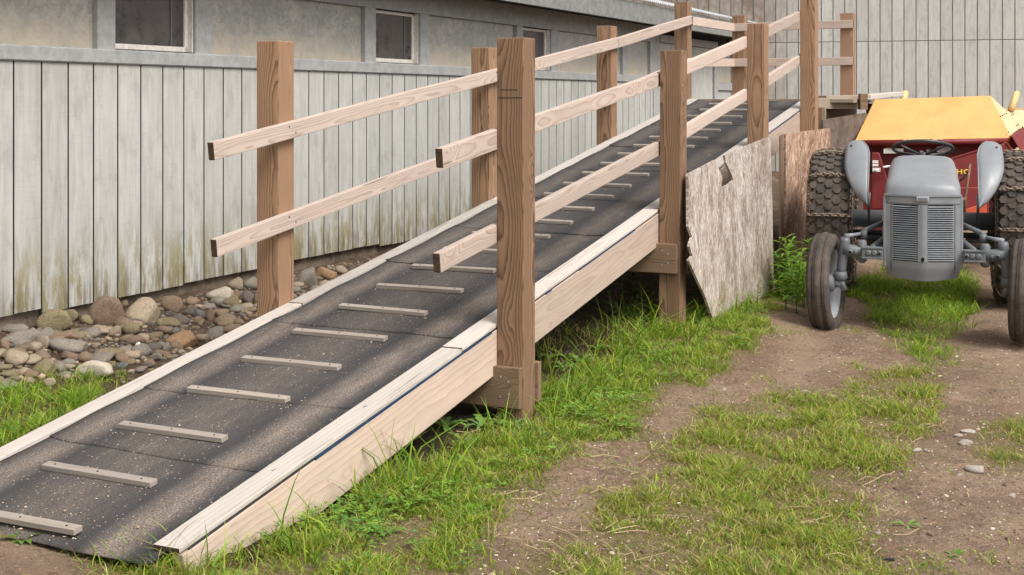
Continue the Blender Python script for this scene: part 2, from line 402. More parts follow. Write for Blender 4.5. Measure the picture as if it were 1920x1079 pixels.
def dirt_mat():
    g = NT('trodden_dirt'); p = g.pos
    a = g.noise(p, 1.3, 5, .6); b = g.noise(p, 7., 6, .7); c_ = g.noise(p, 40., 5, .75); d = g.noise(p, 170., 3, .7)
    c = g.mix(g.rng(a, .35, .65), (.275, .177, .116), (.435, .302, .208))
    c = g.mix(g.rng(b, .46, .68, 0., .7), c, (.205, .135, .096))
    c = g.mix(g.rng(c_, .5, .66, 0., .75), c, (.15, .096, .064)); c = g.mix(g.rng(c_, .45, .3, 0., .5), c, (.40, .31, .235))
    c = g.mix(g.rng(d, .54, .68, 0., .5), c, (.13, .083, .058)); c = g.mix(g.rng(d, .44, .32, 0., .65), c, (.50, .41, .33))
    for sc, th, colr in ((55., .83, (.50, .44, .385)), (105., .86, (.50, .40, .29)), (150., .8, (.07, .05, .04))):
        vo = g.node('ShaderNodeTexVoronoi'); g.link(p, vo.inputs['Vector']); vo.inputs['Scale'].default_value = sc
        k = g.math('MULTIPLY', g.rng(vo.outputs['Distance'], .2, .3, 1., 0.), g.math('GREATER_THAN', g.sep(vo.outputs['Color'])[0], th))
        c = g.mix(g.math('MULTIPLY', k, .85), c, colr)
    at_ = g.node('ShaderNodeAttribute', attribute_name='Col'); veg, shade_gravel, trk = g.sep(at_.outputs['Color'])[:3]
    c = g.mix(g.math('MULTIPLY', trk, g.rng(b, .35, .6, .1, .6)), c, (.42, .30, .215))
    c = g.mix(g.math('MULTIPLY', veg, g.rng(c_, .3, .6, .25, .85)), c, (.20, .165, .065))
    c = g.mix(g.math('MULTIPLY', shade_gravel, g.rng(b, .25, .6, .6, 1.)), c, (.06, .04, .028))  # darkens the soil: painted shade below the ramp, dark gravel in the stone bed
    h = g.math('ADD', g.math('MULTIPLY', c_, 1.2), g.math('ADD', g.math('MULTIPLY', d, .7), g.math('MULTIPLY', b, .8)))
    g.bump(h, 1., .026)
    return g.out(c, .97, .12)
M_dirt = dirt_mat()

def leaf_mat(name):
    g = NT(name); at_ = g.node('ShaderNodeAttribute', attribute_name='Col')
    g.out(at_.outputs['Color'], .55, .3)
    tr = g.node('ShaderNodeBsdfTranslucent'); g.link(g.mix(1., at_.outputs['Color'], (1.1, 1.15, .6), 'MULTIPLY'), tr.inputs[0])
    mx = g.node('ShaderNodeMixShader'); mx.inputs[0].default_value = .38
    g.link(g.b.outputs[0], mx.inputs[1]); g.link(tr.outputs[0], mx.inputs[2]); g.link(mx.outputs[0], g.o.inputs[0])
    return g.m
M_leaf = leaf_mat('grass_leaf')
def chip_mat():
    g = NT('small_debris'); at_ = g.node('ShaderNodeAttribute', attribute_name='Col')
    return g.out(at_.outputs['Color'], .9, .15)
M_chip = chip_mat()
def stone_mat():
    g = NT('river_stone'); p = g.vadd(g.objco, g.comb(g.math('MULTIPLY', g.rand, 40.), g.rand, 0.))
    a = g.noise(p, 9., 5, .65, .7); b = g.noise(p, 45., 5, .75); col = g.ocol
    c = g.mix(g.rng(a, .4, .7, 0., .75), col, g.mix(1., col, (.48, .43, .38), 'MULTIPLY'))
    c = g.mix(g.rng(a, .42, .26, 0., .6), c, g.mix(.35, col, (.62, .56, .50)))
    c = g.mix(g.rng(b, .52, .70, 0., .7), c, (.075, .055, .042)); c = g.mix(g.rng(b, .42, .28, 0., .65), c, (.44, .38, .31))
    g.bump(g.math('ADD', a, g.math('MULTIPLY', b, .6)), .5, .01)
    return g.out(c, g.rng(a, .3, .7, .5, .8), .35)
M_stone = stone_mat()

def paint_mat(name, col, rough=.4, spec=.5, dust=.35, dustcol=(.30, .25, .2)):
    g = NT(name); n = g.noise(g.objco, 5., 5, .65); f_ = g.noise(g.objco, 70., 4, .7)
    k = g.rng(n, .3, .7, .9, 1.08); c = g.mix(1., col, g.comb(k, k, k), 'MULTIPLY')
    c = g.mix(g.rng(g.noise(g.objco, 11., 6, .75), .5, .78, 0., dust), c, dustcol)
    c = g.mix(g.rng(f_, .64, .76, 0., dust), c, tuple(a*.5 for a in col))
    g.bump(f_, .04, .002)
    return g.out(c, g.rng(n, .3, .7, rough-.08, rough+.15), spec)
M_grey = paint_mat('tractor_grey_paint', (.20, .21, .222), .40, .45, .42, (.165, .15, .135))
M_gdark = paint_mat('tractor_casting_paint', (.115, .123, .13), .5, .4, .5, (.16, .13, .10))
M_red = paint_mat('red_paint', (.16, .014, .014), .5, .4, .6, (.12, .045, .035))
M_orange = paint_mat('orange_red_paint', (.45, .07, .03), .45, .4, .3)
M_yellow = paint_mat('yellow_paint', (.57, .325, .108), .5, .4, .1, (.50, .34, .16))
M_cream = paint_mat('faded_yellow_paint', (.54, .40, .23), .55, .35, .2, (.45, .33, .2))
M_tubey = paint_mat('yellow_tube_paint', (.58, .4, .17), .5, .4, .15, (.5, .38, .2))
M_black = flat('black_metal', (.02, .02, .022), .6, .4)
M_dark = flat('dark_void', (.012, .012, .013), .9, .1)
M_rim = paint_mat('rim_grey_paint', (.30, .31, .32), .5, .4, .5)
M_wheelrim = flat('steering_rim_black', (.028, .03, .034), .42, .5)
M_white = flat('white_decal', (.62, .60, .56), .6, .3, dirt=((.25, .2, .18), .7), scale=25)
M_ytext = flat('yellow_lettering', (.75, .55, .08), .5, .3)
M_chrome = flat('badge_metal', (.55, .56, .57), .3, .6, .6)
M_bluebadge = flat('badge_enamel', (.10, .13, .18), .4, .5)
def tyre_mat():
    g = NT('tyre_rubber'); a = g.noise(g.objco, 9., 5, .7); b = g.noise(g.objco, 80., 4, .7)
    c = g.mix(g.rng(a, .3, .7), (.038, .033, .031), (.10, .078, .063)); c = g.mix(g.rng(b, .5, .72, 0., .6), c, (.15, .118, .095))
    c = g.mix(g.rng(b, .42, .28, 0., .5), c, (.02, .018, .018))
    g.bump(b, .3, .003)
    return g.out(c, .85, .25)
M_tyre = tyre_mat()
M_chain = flat('rusty_chain', (.24, .185, .145), .6, .45, .45, .35, 60, dirt=((.28, .2, .14), .6))

# ================================================================== THE SETTING
# ------------------------------------------------------------------ where things grow, as outlines seen in the photograph
def inpoly(px, py, poly):
    ins = np.zeros(np.shape(px), bool); n = len(poly)
    for i in range(n):
        x1, y1 = poly[i]; x2, y2 = poly[i-1]
        c = ((y1 > py) != (y2 > py)) & (px < (x2-x1)*(py-y1)/((y2-y1)+1e-9)+x1)
        ins ^= c
    return ins
POLY = {
 'verge': [(170, 1040), (330, 1000), (560, 950), (700, 860), (830, 760), (930, 745), (1000, 640), (1120, 600), (1240, 560), (1300, 590), (1340, 600), (1440, 500), (1470, 380), (1530, 380), (1530, 500), (1480, 560), (1440, 610), (1410, 660), (1330, 705), (1230, 745), (1190, 805), (1050, 850), (1000, 910), (900, 1000), (890, 1100), (800, 1400), (100, 1400)],
 'middle': [(900, 1400), (960, 1060), (1110, 1015), (1150, 950), (1215, 900), (1230, 850), (1320, 790), (1370, 760), (1470, 745), (1570, 765), (1590, 722), (1690, 700), (1760, 715), (1740, 800), (1700, 862), (1640, 885), (1540, 900), (1520, 915), (1610, 940), (1650, 1000), (1600, 1035), (1660, 1075), (1680, 1400)],
 'right': [(1838, 815), (1920, 795), (2150, 800), (2150, 880), (1920, 885), (1850, 862)],
 'undertractor': [(1590, 540), (1650, 505), (1790, 495), (1835, 540), (1815, 600), (1775, 650), (1790, 682), (1740, 692), (1700, 662), (1640, 625)],
 'leftgrass': [(-500, 720), (0, 745), (60, 722), (215, 708), (222, 720), (100, 800), (-400, 1050)],
}
def veg_mask(X, Y, jit=0.):
    Z = ground_z(X, Y); ok = Y > 2.0; Ys = np.where(ok, Y, 2.0); px, py = project(X, Ys, Z)
    wob = (fbm(X*5, Y*5, 3, 40)-.44)*70; px = px+wob; py = py+(fbm(X*5, Y*5, 3, 60)-.44)*36
    px0, py0 = px-wob, py
    if jit: fall = np.minimum(1.2, (5.2/Ys)**2); px = px+rng.normal(0, 24*jit, px.shape)*fall; py = py+rng.normal(0, 11*jit, py.shape)*fall
    return {k: inpoly(px, py, p) & ok for k, p in POLY.items()}, px0, py0

# ------------------------------------------------------------------ ground
def grid_axis(a, b, lo, hi, step):
    core = np.arange(lo, hi, step); out = []
    q = hi; st = step
    while q < b: out.append(q); st *= 1.28; q += st
    pre = []; q = lo; st = step
    while q > a: st *= 1.28; q -= st; pre.append(q)
    return np.array(pre[::-1]+list(core)+out+[b])
gx = grid_axis(-90, 90, -3.4, 5.2, .032); gy = grid_axis(-40, 150, 3.3, 13.2, .032)
GX, GY = np.meshgrid(gx, gy); GZ = ground_z(GX, GY)
nx, ny = len(gx), len(gy)
idx = np.arange(nx*ny).reshape(ny, nx); a, b, c, d = idx[:-1, :-1].ravel(), idx[:-1, 1:].ravel(), idx[1:, 1:].ravel(), idx[1:, :-1].ravel()
tris = np.concatenate([np.stack([a, b, c], 1), np.stack([a, c, d], 1)])
masks, PX, PY = veg_mask(GX.ravel(), GY.ravel())
veg = np.zeros(GX.size)
for _ in range(6):
    mk_, _a, _b = veg_mask(GX.ravel(), GY.ravel(), 1.2); veg += np.clip(sum(m.astype(float) for m in mk_.values()), 0, 1)/6
T_ = (GX-P1[0])*U[0]+(GY-P1[1])*U[1]; S_ = (GX-P1[0])*V[0]+(GY-P1[1])*V[1]
shade_gravel = ((S_ < .05) & (S_ > -1.5) & (T_ > -2.3)).astype(float)+.75*((S_ < -1.4) & (S_ > -3))  # shade under the ramp painted into the soil, plus the stone bed's dark gravel
cols = np.stack([veg, np.clip(shade_gravel.ravel(), 0, 1), track(GX, GY).ravel()], 1)
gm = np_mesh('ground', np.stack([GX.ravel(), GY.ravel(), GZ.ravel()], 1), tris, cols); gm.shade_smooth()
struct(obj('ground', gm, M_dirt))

# ------------------------------------------------------------------ left building: long low barn wall, parallel to the ramp
DW = 2.95                                   # metres from the right posts to the wall
barn = thing('barn', 'long low grey barn with band of panels and windows above board siding', 'barn', rp(5, -DW, .3))
MW = Matrix((U3, -V3, Z3)).transposed().to_4x4()        # wall frame: x along the wall, y into the barn, z up
def wallM(t, z, off=0.): 
    m = MW.copy(); m.translation = rp(t, -DW+off, z); return m
def wbox(name, t0, t1, z0, z1, o0, o1, mat, parent=barn, bev=.004):
    """box on the wall: o = distance the face stands out of the wall plane (o0 back, o1 front)"""
    M = wallM(t0, z0)
    return obj(name, mesh_bm(name, box_bm(0, t1-t0, -o1, -o0, 0, z1-z0, bev, 1)), mat, M, parent)
bw = .2075
nb = int((10.58+6.2)/bw); t = -.31-29*bw
sb = {}
k = 0
while t < 10.55:
    t1 = min(t+bw, 10.58); L = t1-t
    zb = .392+.014*math.sin((k//6)*2.1)+.002*math.sin(k*3.3)
    bm = bmesh.new(); box_bm(.004, L-.004, -.014, .0, zb-.4, 1.815-.4, .002, 1, bm)
    bm.normal_update()
    for f_ in bm.faces: f_.material_index = 1 if abs(f_.normal.x) > .5 else 0
    o = obj('siding_board', mesh_bm('siding_board', bm), [M_siding, M_groove], wallM(t, .4), barn)
    t += bw; k += 1
wbox('siding_backing', -6.4, 10.6, .42, 1.83, -.06, -.004, M_groove, bev=0)
wbox('panel_backing', -6.4, 10.6, 1.84, 2.6, -.14, -.10, M_groove, bev=0)
wbox('foundation_board', -6.4, 14.7, -.2, .41, -.07, -.028, M_concrete, bev=.003)
wbox('sill_trim', -6.4, 10.6, 1.816, 1.905, -.02, .034, M_trim, bev=.008)
wbox('header_trim', -6.4, 10.6, 2.352, 2.56, -.02, .03, M_trim)
studs = [(-2.74, -2.58), (-1.82, -1.64), (.335, .49), (1.25, 1.43), (3.39, 3.56), (4.31, 4.47), (6.32, 6.47), (7.2, 7.38), (9.42, 9.58), (10.45, 10.6)]
for a_, b_ in studs: wbox('stud', a_, b_, 1.885, 2.358, -.02, .026, M_trim)
for a_, b_ in ((-2.58, -1.82), (.49, 1.25), (3.56, 4.31), (6.47, 7.2)):
    fr_ = wbox('window_frame', a_+.004, a_+.036, 1.915, 2.35, -.07, -.035, M_frame, bev=.003)
    bm = bmesh.new(); L = b_-a_
    for q in ((.004, L-.004, .0, .035), (.004, L-.004, .41, .436), (L-.036, L-.004, .0, .436)):
        box_bm(q[0], q[1], .035, .07, q[2], q[3], .003, 1, bm)
    # jambs, sash and reveal in one cream frame
    box_bm(L-.010, L-.002, -.004, .036, .0, .436, .001, 1, bm)
    obj('sash', mesh_bm('sash', bm), M_frame, wallM(a_, 1.912), fr_)
    obj('pane', mesh_bm('pane', box_bm(.034, L-.034, .05, .056, .03, .415)), M_pane, wallM(a_, 1.912), fr_)
    obj('mesh_screen_bar', mesh_bm('mesh_screen_bar', box_bm(L*.78, L*.80, .044, .05, .03, .415)), M_gdark, wallM(a_, 1.912), fr_)
for a_, b_ in ((-6.4, -2.74), (-1.64, .335), (1.43, 3.39), (4.47, 6.32), (7.38, 9.42), (9.58, 10.45)):
    wbox('translucent_panel', a_+.001, b_-.001, 1.905, 2.352, -.03, -.014, M_fibre, bev=0)
# doorway end of the wall, beyond the landing
wbox('corner_post', 10.62, 10.86, .3, 2.56, -.05, .012, M_trim)
for i in range(5): wbox('door_board', 10.93+i*.5, 11.415+i*.5, .35, 2.36, -.05, -.012+.003*(i % 2), M_siding)
wbox('door_frame', 10.87, 13.45, 2.365, 2.47, -.05, .02, M_trim); wbox('door_frame', 13.44, 13.62, .3, 2.47, -.05, .015, M_trim)
wbox('translucent_panel', 13.63, 14.45, 1.86, 2.36, -.04, -.02, M_fibre, bev=0)
wbox('sill_trim', 13.63, 14.5, 1.74, 1.855, -.04, .01, M_trim); wbox('door_board', 13.63, 14.45, .3, 1.735, -.05, -.02, M_siding)
wbox('corner_post', 14.46, 14.68, .3, 2.56, -.05, .02, M_trim)
wbox('door_backing', 10.61, 14.68, .3, 2.58, -.12, -.055, M_groove, bev=0)
# eaves
wbox('soffit', -6.4, 14.75, 2.565, 2.59, -.2, .40, M_soffit, bev=0)
ft = -6.4
for L in (4.9, 4.88, 4.88, 4.86, 1.6):
    wbox('fascia_board', ft, min(ft+L-.004, 14.75), 2.512, 2.742, .402, .43, M_fascia, bev=.003); ft += L
# corrugated roof sheets, sloping up away from the eaves
def corrugated(L, Wd, th=.0012, pitch=.076, amp=.011):
    n = int(L/pitch*8); vs_ = []; tr_ = []
    for i in range(n+1):
        x = L*i/n; zz = amp*math.sin(2*math.pi*x/pitch)
        for y_ in (0, Wd):
            vs_ += [(x, y_, zz), (x, y_, zz-th)]
    bm = bmesh.new(); vv = [bm.verts.new(q) for q in vs_]
    for i in range(n):
        A = vv[i*4:i*4+4]; B = vv[i*4+4:i*4+8]
        bm.faces.new((A[0], B[0], B[2], A[2])); bm.faces.new((A[1], A[3], B[3], B[1])); bm.faces.new((A[0], A[1], B[1], B[0])); bm.faces.new((A[2], B[2], B[3], A[3]))
    return mesh_bm('roof_sheet', bm, True)
rme = corrugated(2.14, 5.6)
for i in range(10):
    M = wallM(-6.5+i*2.125, 2.775+.003*(i % 2), .47) @ Matrix.Rotation(R(14), 4, 'X')
    obj('roof_sheet', rme, M_roof, M, barn)
wbox('gable_wall', 14.69, 14.75, .3, 2.56, -5, -.12, M_siding2, bev=0)

# ------------------------------------------------------------------ back building
B0 = np.array([6.09, 23.3]); bd = np.array([.948, -.317]); bd = bd/np.linalg.norm(bd)
BX = Vector((bd[0], bd[1], 0)); BY = Vector((-bd[1], bd[0], 0))
MB_ = Matrix((BX, BY, Z3)).transposed().to_4x4()
back = thing('barn', 'tall pale grey barn with vertical groove siding and level sheet seam behind spreader', 'barn', (B0[0], B0[1], 0))
def backM(q, z): m = MB_.copy(); p = B0+bd*q; m.translation = Vector((p[0], p[1], z)); return m
M_groove2 = flat('far_siding_groove', (.17, .17, .16), .9, .1)
def far_board(h_):
    b = box_bm(.005, .203-.005, -.012, 0, 0, h_, .003, 1); b.normal_update()
    for f_ in b.faces: f_.material_index = 1 if abs(f_.normal.x) > .5 else 0
    m_ = mesh_bm('siding_board', b); m_.materials.append(M_siding2); m_.materials.append(M_groove2); return m_
bmlo, bmhi = far_board(2.485), far_board(2.2)
for i in range(-46, 38):
    q = i*.203+.05
    stain = float(np.clip((-1.0-q)/.7, 0, 1))*random.uniform(.55, 1.)
    for me, z in ((bmlo, .14), (bmhi, 2.637)):
        o = obj('siding_board', me, M_siding2, backM(q, z), back)
        o.color = (stain*(1 if z > 1 else .75), 0, 0, 1)
obj('siding_backing', mesh_bm('siding_backing', box_bm(-9.4, 7.8, .001, 6, -.3, 4.8)), M_groove2, backM(0, 0), back)
obj('foundation_board', mesh_bm('foundation_board', box_bm(-9.4, 7.8, -.02, .0, -.3, .135)), M_concrete, backM(0, 0), back)
obj('roof', mesh_bm('roof', box_bm(-9.8, 8.2, -.4, 6.4, 4.8, 4.95, .01)), M_roof, backM(0, 0), back)

# ================================================================== THE RAMP
ramp = thing('wooden_ramp', 'long wooden ramp with black mat, cross cleats and timber post railing', 'ramp', rp(2, -.7, .1))
TS, TE = -2.39, 7.05
XR = Vector((U[0], U[1], SLOPE)).normalized(); YR = -V3; ZR = XR.cross(YR).normalized()
ls = math.sqrt(1+SLOPE**2)
MR = Matrix((XR, YR, ZR)).transposed().to_4x4(); MR.translation = rp(0, -.70, zdeck(0)-.024)   # on the mat, in the middle
def rr(t, s, dz): return rp(t, s, zdeck(t)+dz)
# ply deck and joists
board('deck', ramp, rr(TS+.06, -.70, -.047), rr(TE, -.70, -.047), 1.215, .018, M_old, ZR, 0)
for s_ in (-.4, -.7, -1.0): board('joist', ramp, rr(-.9, s_, -.147), rr(TE, s_, -.147), .038, .17, M_old, ZR, .003)
# stringers, in two lengths
for s_, nm in ((-.089, 0), (-1.311, 1)):
    for a_, b_ in ((TS+.03, -.012), (-.006, 4.02), (4.026, TE)):
        # the low end is cut away to sit on the ground
        o = board('stringer', ramp, rr(a_, s_, -.130), rr(b_, s_, -.130), .036, .206, M_str, ZR, .003)
# blue membrane peeping out between edge board and stringer
for a_, b_ in ((-1.62, -.12), (.52, .60), (.98, 1.9), (5.25, 6.2)):
    board('membrane_strip', ramp, rr(a_, -.0735, -.0215), rr(b_, -.0735, -.0215), .006, .0085, M_blue, ZR, 0)
board('packing_strip', ramp, rr(TS+.05, -.090, -.0215), rr(TE, -.090, -.0215), .026, .0095, M_groove, ZR, 0)
# edge boards
for s_, wd, cuts in ((-.128, .105, (TS, -.42, 2.36, 4.9, TE)), (-1.29, .088, (TS, .02, 2.44, 4.9, TE))):
    for a_, b_ in zip(cuts[:-1], cuts[1:]):
        board('edge_board', ramp, rr(a_+.003, s_, -.008), rr(b_-.003, s_, -.008), wd, .017, [M_edge, M_end], ZR, .003, warp=.0015)
# mat sheets, lapped like shingles
cuts = [-2.43, -1.77, -1.18, -.24, .9, 1.72, 2.62, 3.6, 4.55, 5.6, 6.5, TE-.01]
for i in range(len(cuts)-1):
    a_, b_ = cuts[i]*ls, (cuts[i+1]+.05)*ls if i < len(cuts)-2 else cuts[i+1]*ls
    nxm, nym = max(6, int((b_-a_)/.05)), 30
    xs = np.linspace(a_, b_, nxm); ys = np.linspace(-.565, .555, nym); vs_ = []; 
    sk = random.uniform(-.05, .05)
    for ii, x in enumerate(xs):
        for y in ys:
            e = abs(y)/.56
            lift = .014*max(0, (e-.78)/.22)**2
            rip = .0035*math.sin(x*9+y*3+i)*e+.004*(vnoise(np.array(x*4.), np.array(y*4.), 3)-.5)
            up = .0045*(1-min(1, (x-a_)/.12))+.0035   # lower edge rides over the sheet below
            if i == 0: up = .003-.02*(1-min(1, (x-a_)/.15))
            xe = x+(sk*y+.018*float(vnoise(np.array(y*9.), np.array(float(i)), 8)-.5))*(1 if ii == 0 else 0)
            vs_.append((xe, y, float(up+lift+rip)))
    bm = bmesh.new(); vv = [bm.verts.new(q) for q in vs_]
    for ii in range(nxm-1):
        for j in range(nym-1): bm.faces.new((vv[ii*nym+j], vv[(ii+1)*nym+j], vv[(ii+1)*nym+j+1], vv[ii*nym+j+1]))
    r_ = bmesh.ops.extrude_face_region(bm, geom=bm.faces[:])
    for g_ in r_['geom']:
        if isinstance(g_, bmesh.types.BMVert): g_.co.z -= .006
    bmesh.ops.recalc_face_normals(bm, faces=bm.faces[:])
    obj('mat_sheet', mesh_bm('mat_sheet', bm, True), M_mat, MR, ramp)
# cleats
tc = [-2.37, -1.99, -1.58, -1.16, -.765, -.36, .045, .43, .825, 1.21, 1.59, 1.96, 2.33, 2.70, 3.05, 3.43, 3.8, 4.18, 4.55, 4.93, 5.30, 5.66, 6.03, 6.4, 6.75]
for t_ in tc:
    j = random.uniform(-.008, .008)
    cl = board('cleat', ramp, rr(t_-j, -1.035+random.uniform(-.006, .006), -.009), rr(t_+j, -.515, -.009), .040, .020, [M_cleat, M_cleat], ZR, .002)
    for xx in (.05, .26, .47):
        bm = bmesh.new(); bmesh.ops.create_cone(bm, cap_ends=True, segments=8, radius1=.004, radius2=.004, depth=.002)
        nail_me = bpy.data.meshes.get('nail_head') or mesh_bm('nail_head', bm)
        obj('nail_head', nail_me, M_dark, W[cl] @ Matrix.Translation((xx, 0, .0104)), cl)
# posts
def post(t, s, ztop, zbot, parent=ramp, lean=(0, 0), size=.14):
    p0 = rp(t, s, zbot); p1 = rp(t, s, ztop)+U3*lean[0]+V3*lean[1]
    return board('post', parent, p0, p1, size, size, [M_post, M_post], -V3, .006)
posts_r = [(0, 1.896), (2.40, 1.918), (4.6, 2.207), (6.48, 2.64)]
posts_l = [(0, 1.907), (2.49, 1.962), (4.88, 2.235), (7.04, 2.585)]
for i, (t_, zt) in enumerate(posts_r): post(t_, 0, zt, -.25, lean=(0, [.0, .012, 0, 0][i]))
for i, (t_, zt) in enumerate(posts_l): post(t_, -1.40, zt, -.1)
# rails on the inner faces of the posts, in lengths that meet at posts
def rail(parent, pts, s, hz=.089):
    for (a_, za), (b_, zb_) in zip(pts[:-1], pts[1:]):
        board('rail', parent, rp(a_+.001, s, za), rp(b_-.001, s, zb_), .038, hz, [M_rail, M_end], Z3, .006, warp=.0015)
rail(ramp, [(-.62, 1.341), (2.42, 1.736), (4.64, 2.073), (6.6, 2.405)], -.0895)
rail(ramp, [(-.64, .879), (2.42, 1.288), (4.64, 1.656), (6.6, 1.995)], -.0895)
rail(ramp, [(-.655, 1.352), (4.88, 2.09), (7.0, 2.40)], -1.3105)
rail(ramp, [(-.63, .885), (2.49, 1.30), (4.88, 1.655), (7.0, 1.975)], -1.3105)
# screw heads where the left rails cross the posts
sc_me = mesh_bm('screw_head', lathe_bm([(-.001, .0001), (-.001, .0045), (.0012, .0045), (.0012, .0001)], 10, 'Y'))
Msc = Matrix((U3, -V3, Z3)).transposed().to_4x4()
for pts_ in ([(-.655, 1.352), (4.88, 2.09), (7.0, 2.40)], [(-.63, .885), (2.49, 1.30), (4.88, 1.655), (7.0, 1.975)]):
    for t_, _z in posts_l[:3]:
        zc = float(np.interp(t_, [q[0] for q in pts_], [q[1] for q in pts_]))
        for dt, dz in ((-.03, .018), (.03, -.014)):
            m_ = Msc.copy(); m_.translation = rp(t_+dt, -1.2912, zc+dz); obj('screw_head', sc_me, M_dark, m_, ramp)
# cross beams under the stringers, either side of each post pair
for t_, zt, zb_ in ((0, .327, .135), (2.40, .675, .485), (4.6, 1.02, .83), (6.48, 1.30, 1.12)):
    for sg in (-1, 1):
        board('cross_beam', ramp, rp(t_+sg*.0895, -1.47, (zt+zb_)/2), rp(t_+sg*.0895, .066 if sg < 0 else .086, (zt+zb_)/2), .038, zt-zb_, M_beam, Z3, .004)
    for dx, dz in ((.03, .03), (.03, -.03), (-.01, .05), (-.015, -.045)):
        bm = bmesh.new(); bmesh.ops.create_cone(bm, cap_ends=True, segments=8, radius1=.005, radius2=.005, depth=.003)
        nm_ = bpy.data.meshes.get('bolt_head') or mesh_bm('bolt_head', bm)
        Mx = Matrix.Translation(rp(t_-.1095, dx-.02, (zt+zb_)/2+dz)) @ MW @ Matrix.Rotation(R(90), 4, 'Y')
        obj('bolt_head', nm_, M_chrome, Mx, ramp)
# pencil marks on the near post
for zz, x0, x1 in ((1.645, -.052, .04), (1.607, -.064, .062)):
    bm = box_bm(0, x1-x0, -.0006, .0006, 0, .0028)
    M = Matrix((V3, U3, Z3)).transposed().to_4x4(); M.translation = rp(-.0706, x0, zz)
    obj('pencil_mark', mesh_bm('pencil_mark', bm), M_dark, M, ramp)

# ------------------------------------------------------------------ landing at the top
land = thing('timber_landing', 'raised timber landing with two rail fence joined to top of ramp', 'platform', rp(7.9, -.7, .1))
zl = zdeck(TE)
for i in range(12):
    board('deck_plank', land, rp(TE+.07+i*.142, -1.46, zl-.022), rp(TE+.07+i*.142, .30, zl-.022), .137, .036, M_old, Z3, .003)
for s_ in (-1.40, .0): board('joist', land, rp(TE+.02, s_, zl-.13), rp(8.76, s_, zl-.13), .038, .17, M_beam, Z3, .003)
def lpost(p, zt): 
    return board('post', land, Vector((p[0], p[1], 0)), Vector((p[0], p[1], zt)), .14, .14, [M_post, M_post], -V3, .006)
c1, c2 = (2.575, 14.77), (3.665, 14.26)
lpost(c1, 2.548); lpost(c2, 2.54)
c1v, c2v = Vector((c1[0], c1[1], 0)), Vector((c2[0], c2[1], 0))
for z0, z1, z2 in ((2.395, 2.41, 2.417), (1.975, 2.014, 2.017)):
    board('rail', land, rp(7.02, -1.31, z0), c1v-U3*.09-V3*.05+Z3*z1, .038, .089, [M_rail, M_end], Z3, .006)
    board('rail', land, c1v-U3*.0895-V3*.04+Z3*z1, c2v-U3*.0895+V3*.075+Z3*z2, .038, .089, [M_rail, M_end], Z3, .006)
# side ledge that runs out past the corner post
board('ledge_beam', land, at(1531, 194, 12.6), at(1614, 195, 12.9), .05, .105, M_old, Z3, .004)
board('ledge_plank', land, at(1533, 182.5, 12.75), at(1616, 181.5, 13.05), .24, .03, M_old, Z3, .004)
board('block', land, at(1611, 191, 12.75), at(1625, 191, 12.75), .09, .155, M_beam, Z3, .004)
board('plank', land, at(1609, 184, 13.0), at(1683, 177, 13.5), .14, .05, M_edge, Z3, .01)
board('strut', land, at(1544, 360, 12.55), at(1544, 202, 12.55), .06, .04, M_old, V3, .003)
board('strut', land, at(1534, 360, 12.45), at(1534, 202, 12.45), .04, .09, M_beam, V3, .003)
for s_ in (-1.2, .2): board('strut', land, rp(8.6, s_, 0), rp(8.6, s_, zl-.05), .09, .09, M_beam, V3, .003)

# ================================================================== leaning plywood
def plane_pt(px, py, s_top, s_bot):
    """point where the pixel's ray meets the leaning sheet (s grows from top to foot)"""
    s = s_top
    for _ in range(30):
        r_ = np.array([(px-CX)/F, 1.]); lam = (P1@V+s)/(r_@V); z = H-(py-HY)/F*lam
        s = s_bot+(s_top-s_bot)*min(1.2, max(0, z/1.2))
    return Vector((r_[0]*lam, lam, z))
def sheet(name, label, pts, thick, mat=M_ply, sub=True, warp=.0):
    c_ = sum(pts, Vector())/len(pts); nrm = Vector()
    for i in range(len(pts)): nrm += (pts[i-1]-c_).cross(pts[i]-c_)
    nrm.normalize()
    if nrm.y > 0: nrm = -nrm
    x = Z3.cross(nrm).normalized()*-1; z = nrm.cross(x)*-1
    if z.z < 0: z = -z
    y = z.cross(x); Mx = Matrix((x, y, z)).transposed().to_4x4(); zmin = min(p.z for p in pts); Mx.translation = Vector((c_.x, c_.y, c_.z))
    inv = Mx.inverted(); loc = [inv @ p for p in pts]
    for p in loc: p.y = 0
    zm = min(p.z for p in loc)
    bm = bmesh.new(); f_ = bm.faces.new([bm.verts.new((p.x, 0, p.z-zm)) for p in loc])
    bm.normal_update(); bmesh.ops.triangulate(bm, faces=[f_])
    for _ in range(3): bmesh.ops.subdivide_edges(bm, edges=bm.edges[:], cuts=1, use_grid_fill=True)
    if warp:
        for v_ in bm.verts: v_.co.y += warp*math.sin(v_.co.x*2.2+.6)*math.sin(v_.co.z*1.9)
    r_ = bmesh.ops.extrude_face_region(bm, geom=bm.faces[:])
    for g_ in r_['geom']:
        if isinstance(g_, bmesh.types.BMVert): g_.co.y += thick
    bmesh.ops.recalc_face_normals(bm, faces=bm.faces[:])
    o = obj(name, mesh_bm(name, bm), mat, Mx @ Matrix.Translation((0, 0, zm)))
    return tag(o, label, 'plywood')
outA = [(1283, 327), (1348, 297), (1352, 313), (1362, 330), (1366, 343), (1358, 349), (1366, 345), (1364, 325), (1354, 294), (1442, 256), (1446, 380), (1448, 540), (1400, 575), (1336, 610), (1318, 560), (1285, 489), (1292, 480), (1286, 462), (1291, 445), (1284, 425)]
outA = [(1283, 327), (1334, 301), (1341, 316), (1349, 332), (1347, 352), (1360, 347), (1372, 338), (1365, 322), (1357, 306), (1354, 292), (1442, 256), (1446, 380), (1448, 540), (1400, 575), (1336, 610), (1318, 560), (1285, 489), (1292, 480), (1286, 462), (1291, 445), (1284, 425)]
